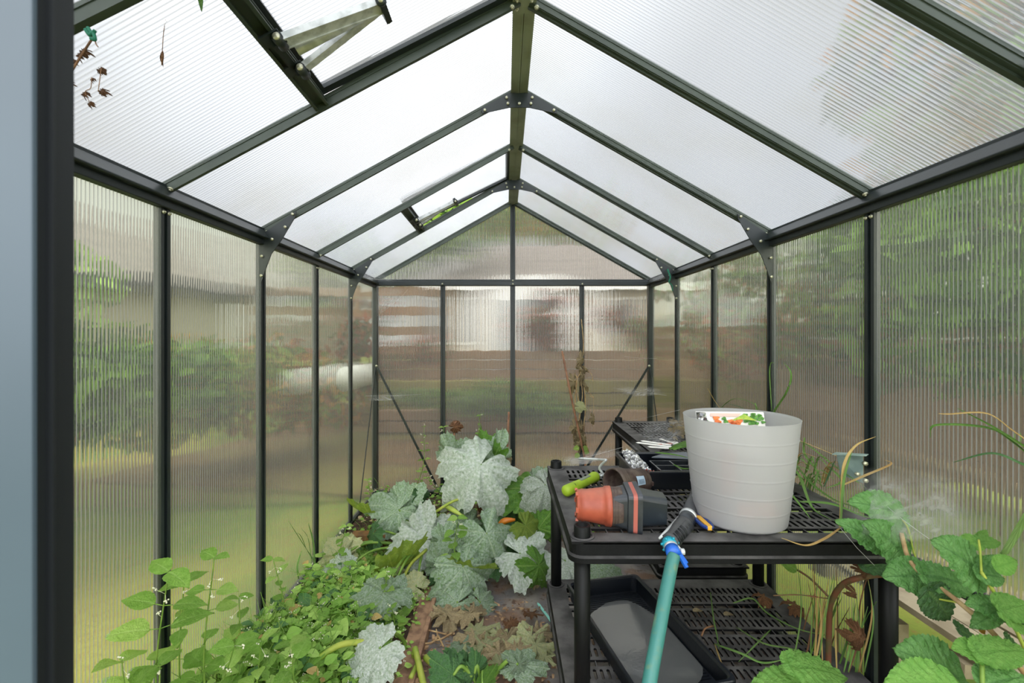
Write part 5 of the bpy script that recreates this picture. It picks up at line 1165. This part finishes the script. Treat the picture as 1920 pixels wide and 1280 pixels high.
web([P(690, 738, 3.2), P(770, 735, 3.2), P(760, 748, 3.2), P(680, 752, 3.1)], 'cobweb crossing the left diagonal brace', [(P(685, 742, 3.1), P(790, 739, 3.2))])
web([P(700, 532, 3.24), P(770, 535, 3.24), P(735, 570, 3.24), P(705, 600, 3.24)], 'dusty yellowish old web on the top left back panel', [(P(707, 592, 3.24), P(748, 560, 3.24)), (P(748, 560, 3.24), P(765, 542, 3.24))])
M_['twine'] = mat('dark_green_twine', (24, 110, 84), .7)
for pts, lab in (((P(1251, 505, 2.76), P(1256, 520, 2.74), P(1254, 528, 2.74), P(1260, 535, 2.74), P(1261, 545, 2.74)), 'bit of green twine hanging from the far right gusset plate'), ((P(160, 55, .745), P(168, 66, .745), P(174, 60, .745), P(178, 74, .745), P(170, 72, .745)), 'knot of green twine tied on the nearest left rafter')):
    t = MB().tube(spline(pts, 6), .0028, 7); t.tube(spline([p+Vector((.004, 0, .003)) for p in pts[:3]], 5), .0028, 7); tag(t.build('twine', M_['twine'], org=pts[0]), lab, 'twine', 'bits of green twine')
t = thing('dried_sprig', P(172, 66, .765), 'dried brown stem with shrivelled bits hanging from the nearest left rafter', 'dried stem')
for pts, r in (([(176, 68), (155, 100), (130, 140), (100, 182)], .0017), ([(176, 68), (180, 82), (184, 88)], .001), ([(190, 128), (187, 150), (184, 172)], .0006), ([(172, 145), (170, 165), (160, 172), (168, 192)], .0006)): stem([P(x, y, .765) for x, y in pts], r, STEM['b'], t, n=6)
for i, (x, y, s) in enumerate(((155, 95, 10), (148, 102, 9), (133, 113, 8), (187, 130, 9), (190, 170, 9), (157, 175, 8), (168, 193, 7), (102, 150, 8), (128, 155, 7), (172, 148, 5), (115, 200, 5))): leaf(CR[i % 4], LZ['brown'], P(x, y, .765), P(x+s, y+s*.3, .765), FR, t, name='withered_leaf')
t = thing('dried_sprig', P(308, 50, .87), 'single thin dried stem dangling under the nearest left roof panel', 'dried stem')
stem([P(310, 36, .87), P(306, 70, .87), P(303, 122, .87)], .0007, STEM['b'], t); leaf(OV[0], LZ['brown'], P(305, 95, .87), P(303, 124, .87), FR, t, wide=.5, name='seed_pod')
t = thing('hanging_leaf', P(378, 0, .8), 'tip of a green leaf hanging into the top of the view', 'leaf'); blade([P(374, -60, .8), P(376, -10, .8), P(378, 22, .8)], .0055, 'green', t)
# steel angle on the right wall post
t = thing('steel_bracket', (XR-.03, 1.30, .90), 'galvanised steel angle bracket bolted to the right wall post', 'bracket')
a0, a1 = P(1563, 850, 1.36), P(1626, 853, 1.30); dn2 = Vector((0, 0, -.085)); q = MB()
q.bar(a0+Vector((0,0,0)), a1, .030, .002, (0,0,1)); e0, e1 = a0+Vector((.02, 0, 0)), a1
q.add([e0+Vector((0, .014, 0)), e1+Vector((0, .014, 0)), e1+Vector((0, .014, 0))+dn2, e0+Vector((.012, .014, 0))+dn2*.8, e0+Vector((0, .017, 0)), e1+Vector((0, .017, 0)), e1+Vector((0, .017, 0))+dn2, e0+Vector((.012, .017, 0))+dn2*.8], [(0,1,2,3), (7,6,5,4), (0,4,5,1), (1,5,6,2), (2,6,7,3), (3,7,4,0)])
M_['zinc'] = mat('dull_zinc', (150, 170, 166), .4, 0, (128, 150, 146), 20); q.build('angle_plate', M_['zinc'], t)
q = MB()
for x, y in ((1620, 868), (1606, 888), (1621, 900)): p = P(x, y, 1.318); q.tube([p, p+Vector((0, -.008, 0))], .0065, 6)
q.build('bolts', M_['bolt'], t)

# ------------------------------------------------------------------ outside, seen through the flutes and the low opening
t = thing('wooden_pallet', (1.35, 1.1, 0), 'weathered grey wooden slatted frame outside the low right opening', 'wooden frame')
for i, (x, z, dz) in enumerate(((1.17, .40, 0), (1.28, .38, .0), (1.40, .36, .0), (1.54, .35, 0), (1.70, .34, 0))):
    a_ = Vector((x-.02, 1.75, z+.02)); b_ = Vector((x+.05, .55, z-.02)); MB().bar(a_, b_, .075, .018).build('slat', M_['greywood'], t)
for y in (.7, 1.15, 1.62): MB().bar((1.13, y, .35), (1.78, y, .31), .06, .035).build('crossbar', M_['greywood'], t)
for x, y in ((1.15, 1.34), (1.15, .70), (1.74, 1.62), (1.74, .70)): MB().box((x-.02, y-.02, -.02), (x+.02, y+.02, .34)).build('leg', M_['greywood'], t)
def cloud(name, c, rad_, n, size, mts, label, cat='shrub', trunk=None, group=None, seed=0, stem_m='b'):
    rg = random.Random(seed); c = Vector(c); t = thing(name, (c.x, c.y, 0), label, cat, group); b = MB()
    blobs = [(Vector((rg.gauss(0, .45)*rad_[0], rg.gauss(0, .45)*rad_[1], rg.gauss(0, .42)*rad_[2])), rg.uniform(.3, .55)) for _ in range(9)]
    for i in range(n):
        bc, br = blobs[rg.randrange(9)]; v = Vector((rg.gauss(0, 1), rg.gauss(0, 1), rg.gauss(0, 1))).normalized()*rg.uniform(.6, 1)
        p = c+bc+Vector((v.x*rad_[0]*br, v.y*rad_[1]*br, v.z*rad_[2]*br)); p.z = max(.05, p.z)
        M = frame_m(p, (rg.gauss(0, 1), rg.gauss(0, 1), rg.gauss(0, .6)-.2), (rg.gauss(0, .6), rg.gauss(0, .6), 1)); s = size*rg.uniform(.6, 1.3)
        b.cm = rg.randrange(len(mts)); b.add([M @ Vector(q) for q in ((-.3*s, .0, 0), (0, -.1*s, .05*s), (.3*s, 0, 0), (.25*s, .6*s, .06*s), (0, s, 0), (-.25*s, .6*s, .06*s))], [(0,1,4,5), (1,2,3,4)], [(1, .1), (0, 0), (1, .1), (1, .6), (0, 1), (1, .6)], smooth=True)
    b.build('foliage', [LZ[m] for m in mts], t); q = MB(); tr = trunk or .02
    q.tube([(c.x, c.y, -.05), (c.x+rg.uniform(-.1, .1), c.y, c.z*.6), (c.x, c.y, c.z+rad_[2]*.4)], [tr, tr*.8, tr*.3], 8)
    for bc, br in blobs[:5]: q.tube([(c.x, c.y, c.z*.5), c+bc*.5, c+bc], [tr*.5, tr*.35, tr*.1], 6)
    q.build('trunk', STEM[stem_m], t); return t
S = 'shrubs beyond the left wall'; 
cloud('shrub', (-2.6, 1.9, .9), (.8, .7, .55), 2600, .10, ('fol', 'darkfol'), 'rounded green shrub blurred behind the nearest left panel', group=S, seed=1)
cloud('shrub', (-3.4, 3.2, .85), (1.0, .9, .5), 2600, .11, ('darkfol', 'fol'), 'dark green shrub blurred behind the second left panel', group=S, seed=2)
cloud('shrub', (-3.0, 1.2, .5), (.8, .5, .35), 1500, .09, ('gold', 'fol'), 'low orange-tinged shrub blurred behind the nearest left panel', group=S, seed=3)
cloud('shrub', (-3.1, 4.6, .7), (.9, .8, .5), 2200, .10, ('maple', 'fol', 'gold'), 'reddish shrub blurred behind the narrow far left panels', group=S, seed=4)
cloud('shrub', (-2.2, 5.2, .8), (.7, .6, .5), 1800, .09, ('maple', 'darkfol'), 'red-brown shrub blurred behind the left back corner', group=S, seed=14)
cloud('shrub', (-4.5, 2.0, 1.0), (1.1, 1.2, .8), 2600, .13, ('fol', 'weedl'), 'pale green shrub further off behind the nearest left panel', group=S, seed=5)
S = 'shrubs beyond the right wall'
cloud('hedge_shrub', (3.0, 1.3, 1.75), (1.1, 1.0, 1.0), 5200, .12, ('fol', 'darkfol', 'weed'), 'tall green hedge shrub blurred behind the nearest right panel', group=S, seed=6, trunk=.05)
cloud('hedge_shrub', (3.4, 3.0, 1.7), (1.0, 1.0, .95), 3800, .12, ('fol', 'darkfol'), 'tall green hedge shrub blurred behind the second right panel', group=S, seed=7, trunk=.05)
cloud('hedge_shrub', (3.6, 5.2, 1.6), (1.2, 1.2, .9), 3200, .12, ('darkfol', 'maple', 'fol'), 'mixed green and brown hedge shrub behind the far right panels', group=S, seed=8, trunk=.05)
cloud('hedge_shrub', (2.3, .7, .7), (.6, .6, .45), 1800, .09, ('fol', 'weed'), 'low green shrub blurred at the right edge of view', group=S, seed=9)
S = 'shrubs beyond the back wall'
cloud('maple_shrub', (.75, 6.4, 1.35), (.65, .5, .45), 2400, .09, ('maple', 'maple', 'darkfol'), 'red-brown shrub in front of the white gable, blurred', group=S, seed=10)
cloud('maple_shrub', (-1.9, 6.0, 1.2), (.8, .6, .6), 2400, .09, ('maple', 'maple', 'darkfol'), 'red-brown shrub behind the left back panel, blurred', group=S, seed=11)
cloud('maple_shrub', (2.2, 6.2, 1.15), (.8, .5, .4), 2000, .09, ('maple', 'fol'), 'reddish shrub behind the right back panel, blurred', group=S, seed=12)
cloud('shrub', (-.3, 5.4, .45), (.9, .4, .25), 1400, .08, ('fol', 'darkfol'), 'low green shrub in the middle behind the back wall', group=S, seed=13)
S = 'trees around the greenhouse'
cloud('garden_tree', (4.3, 2.0, 4.3), (1.8, 2.2, 1.7), 6500, .22, ('darkfol', 'fol', 'gold'), 'tall tree above the right roof slope', 'tree', .12, S, 21)
cloud('garden_tree', (-4.9, 1.3, 3.3), (1.5, 1.7, 1.1), 4500, .22, ('fol', 'gold'), 'tree beyond the left roof slope', 'tree', .12, S, 22)
cloud('garden_tree', (-3.6, 11.5, 3.4), (2.4, 1.4, 1.9), 5200, .24, ('fol', 'darkfol', 'weedl'), 'tree standing left of the house roof', 'tree', .14, S, 23)
cloud('garden_tree', (2.4, 17.5, 5.4), (3.4, 1.6, 1.8), 4800, .28, ('fol', 'gold', 'weedl'), 'tree standing behind the right end of the house', 'tree', .14, S, 24)
# house behind
M_['hwall'] = mat('beige_house_wall', (190, 176, 156), .8); M_['hroof'] = mat('grey_shingle_roof', (142, 134, 132), .9, 0, (120, 114, 114), 6); M_['hwhite'] = mat('white_trim', (232, 232, 236), .6); M_['glass'] = mat('dark_window_glass', (96, 104, 112), .15)
t = thing('house', (1.0, 12, 0), 'beige house with grey roof and arched white gable, blurred behind the back wall', 'house')
MB().box((-1.7, 11, -.05), (4.9, 15, 2.35)).build('wall', M_['hwall'], t)
q = MB(); q.add([(-2.1, 10.6, 2.30), (5.3, 10.6, 2.30), (4.6, 13, 3.55), (-.2, 13, 3.55), (-2.1, 15.4, 2.30), (5.3, 15.4, 2.30), (-2.1, 10.6, 2.22), (5.3, 10.6, 2.22), (5.3, 15.4, 2.22), (-2.1, 15.4, 2.22)], [(0,1,2,3), (4,3,2,5), (0,3,4), (1,5,2), (6,9,8,7), (0,6,7,1), (5,8,9,4)]); q.build('roof', M_['hroof'], t)
MB().box((-2.1, 10.52, 2.18), (5.3, 10.62, 2.36)).build('gutter', M_['hwhite'], t)
q = MB(); arc = [(-.95, 0), (1.45, 0), (1.45, 1.7)]+[(.25+1.2*math.cos(a_), 1.7+.72*math.sin(a_)) for a_ in [PI*k/14 for k in range(15)]]+[(-.95, 1.7)]
q.prism(arc, .3, Matrix(((1,0,0,.3),(0,0,1,9.9),(0,1,0,0),(0,0,0,1)))); q.build('porch_gable', M_['hwhite'], t)
for x, w in ((-1.2, .35), (2.9, .6)):
    MB().box((x-w/2-.06, 10.9, 1.0), (x+w/2+.06, 11.02, 2.05)).build('window_frame', M_['hwhite'], t); MB().box((x-w/2, 10.88, 1.06), (x+w/2, 10.95, 1.99)).build('pane', M_['glass'], t)
MB().box((.1, 9.70, .4), (.95, 9.76, 1.9)).build('porch_window', M_['glass'], t)
# low timber retaining walls in steps behind the back wall
M_['rw'] = mat('brown_sleeper', (136, 108, 80), .9, 0, (104, 84, 60), 3); M_['moss'] = mat('mossy_sleeper', (132, 128, 58), .9, 0, (112, 96, 60), 2.5)
for i, (y, z0, z1, mt, lab) in enumerate(((8.2, .0, .95, 'rw', 'tallest brown timber retaining wall, furthest up toward the house'), (7.0, 0, .55, 'moss', 'mossy middle timber retaining wall behind the greenhouse'), (5.9, 0, .28, 'rw', 'lowest brown timber retaining wall behind the greenhouse'))):
    t = thing('retaining_wall', (0, y, 0), lab, 'retaining wall', 'stepped timber walls')
    n = max(2, int((z1-z0)/.14))
    for k in range(n): MB().box((-4.0, y+.01*(k % 2), z0+(z1-z0)*k/n), (4.6, y+.14, z0+(z1-z0)*(k+1)/n-.012)).build('sleeper', M_[mt], t, bevel=.01)
t = thing('board_fence', (-2.3, 6.9, 0), 'brown horizontal board fence blurred behind the left back panel', 'fence')
for z in (.9, 1.2, 1.5, 1.8): MB().box((-4.6, 7.4, z), (-1.0, 7.44, z+.13)).build('board', M_['rw'], t)
for x in (-4.5, -2.8, -1.05): MB().box((x-.05, 7.44, -.05), (x+.05, 7.52, 2.05)).build('fence_post', M_['rw'], t)
# neighbour's shed and fence to the left, timber fence to the right
M_['shed'] = mat('grey_beige_siding', (170, 164, 152), .8); M_['dk'] = mat('dark_eave', (72, 72, 76), .7)
t = thing('garden_shed', (-7.5, 5.0, 0), 'long grey-beige outbuilding with a dark eave line, blurred behind the left wall', 'outbuilding')
MB().box((-10.5, -1.5, -.05), (-7.0, 10.5, 1.95)).build('wall', M_['shed'], t)
q = MB(); q.add([(-6.7, -2, 2.05), (-6.7, 11, 2.05), (-9.0, 11, 3.3), (-9.0, -2, 3.3), (-11, -2, 2.05), (-11, 11, 2.05)], [(0,1,2,3), (3,2,5,4), (0,3,4), (1,5,2), (0,4,5,1)]); q.build('roof', M_['hroof'], t)
MB().box((-6.85, -2, 1.88), (-6.65, 11, 2.06)).build('gutter', M_['dk'], t)
t = thing('board_fence', (4.6, 3, 0), 'pinkish brown board fence blurred behind the right wall', 'fence')
M_['pinkw'] = mat('pinkish_fence_boards', (170, 140, 122), .85, 0, (146, 118, 100), 2)
for k in range(7): MB().box((4.55, -1.5, .02+.19*k), (4.59, 9.5, .205+.19*k)).build('board', M_['pinkw'], t)
for y in (-1.4, 1.3, 4.0, 6.7, 9.4): MB().box((4.60, y-.05, -.05), (4.70, y+.05, 1.5)).build('fence_post', M_['pinkw'], t)
t = MB().tube([(-2.2, 7.6, .75), (-1.95, 3.9, .80)], .11, 20); tag(t.build('white_pipe', M_['hwhite'], org=(-2.1, 5.5, .7)), 'pale low garden hoop tunnel blurred behind the far left panels', 'garden tunnel')
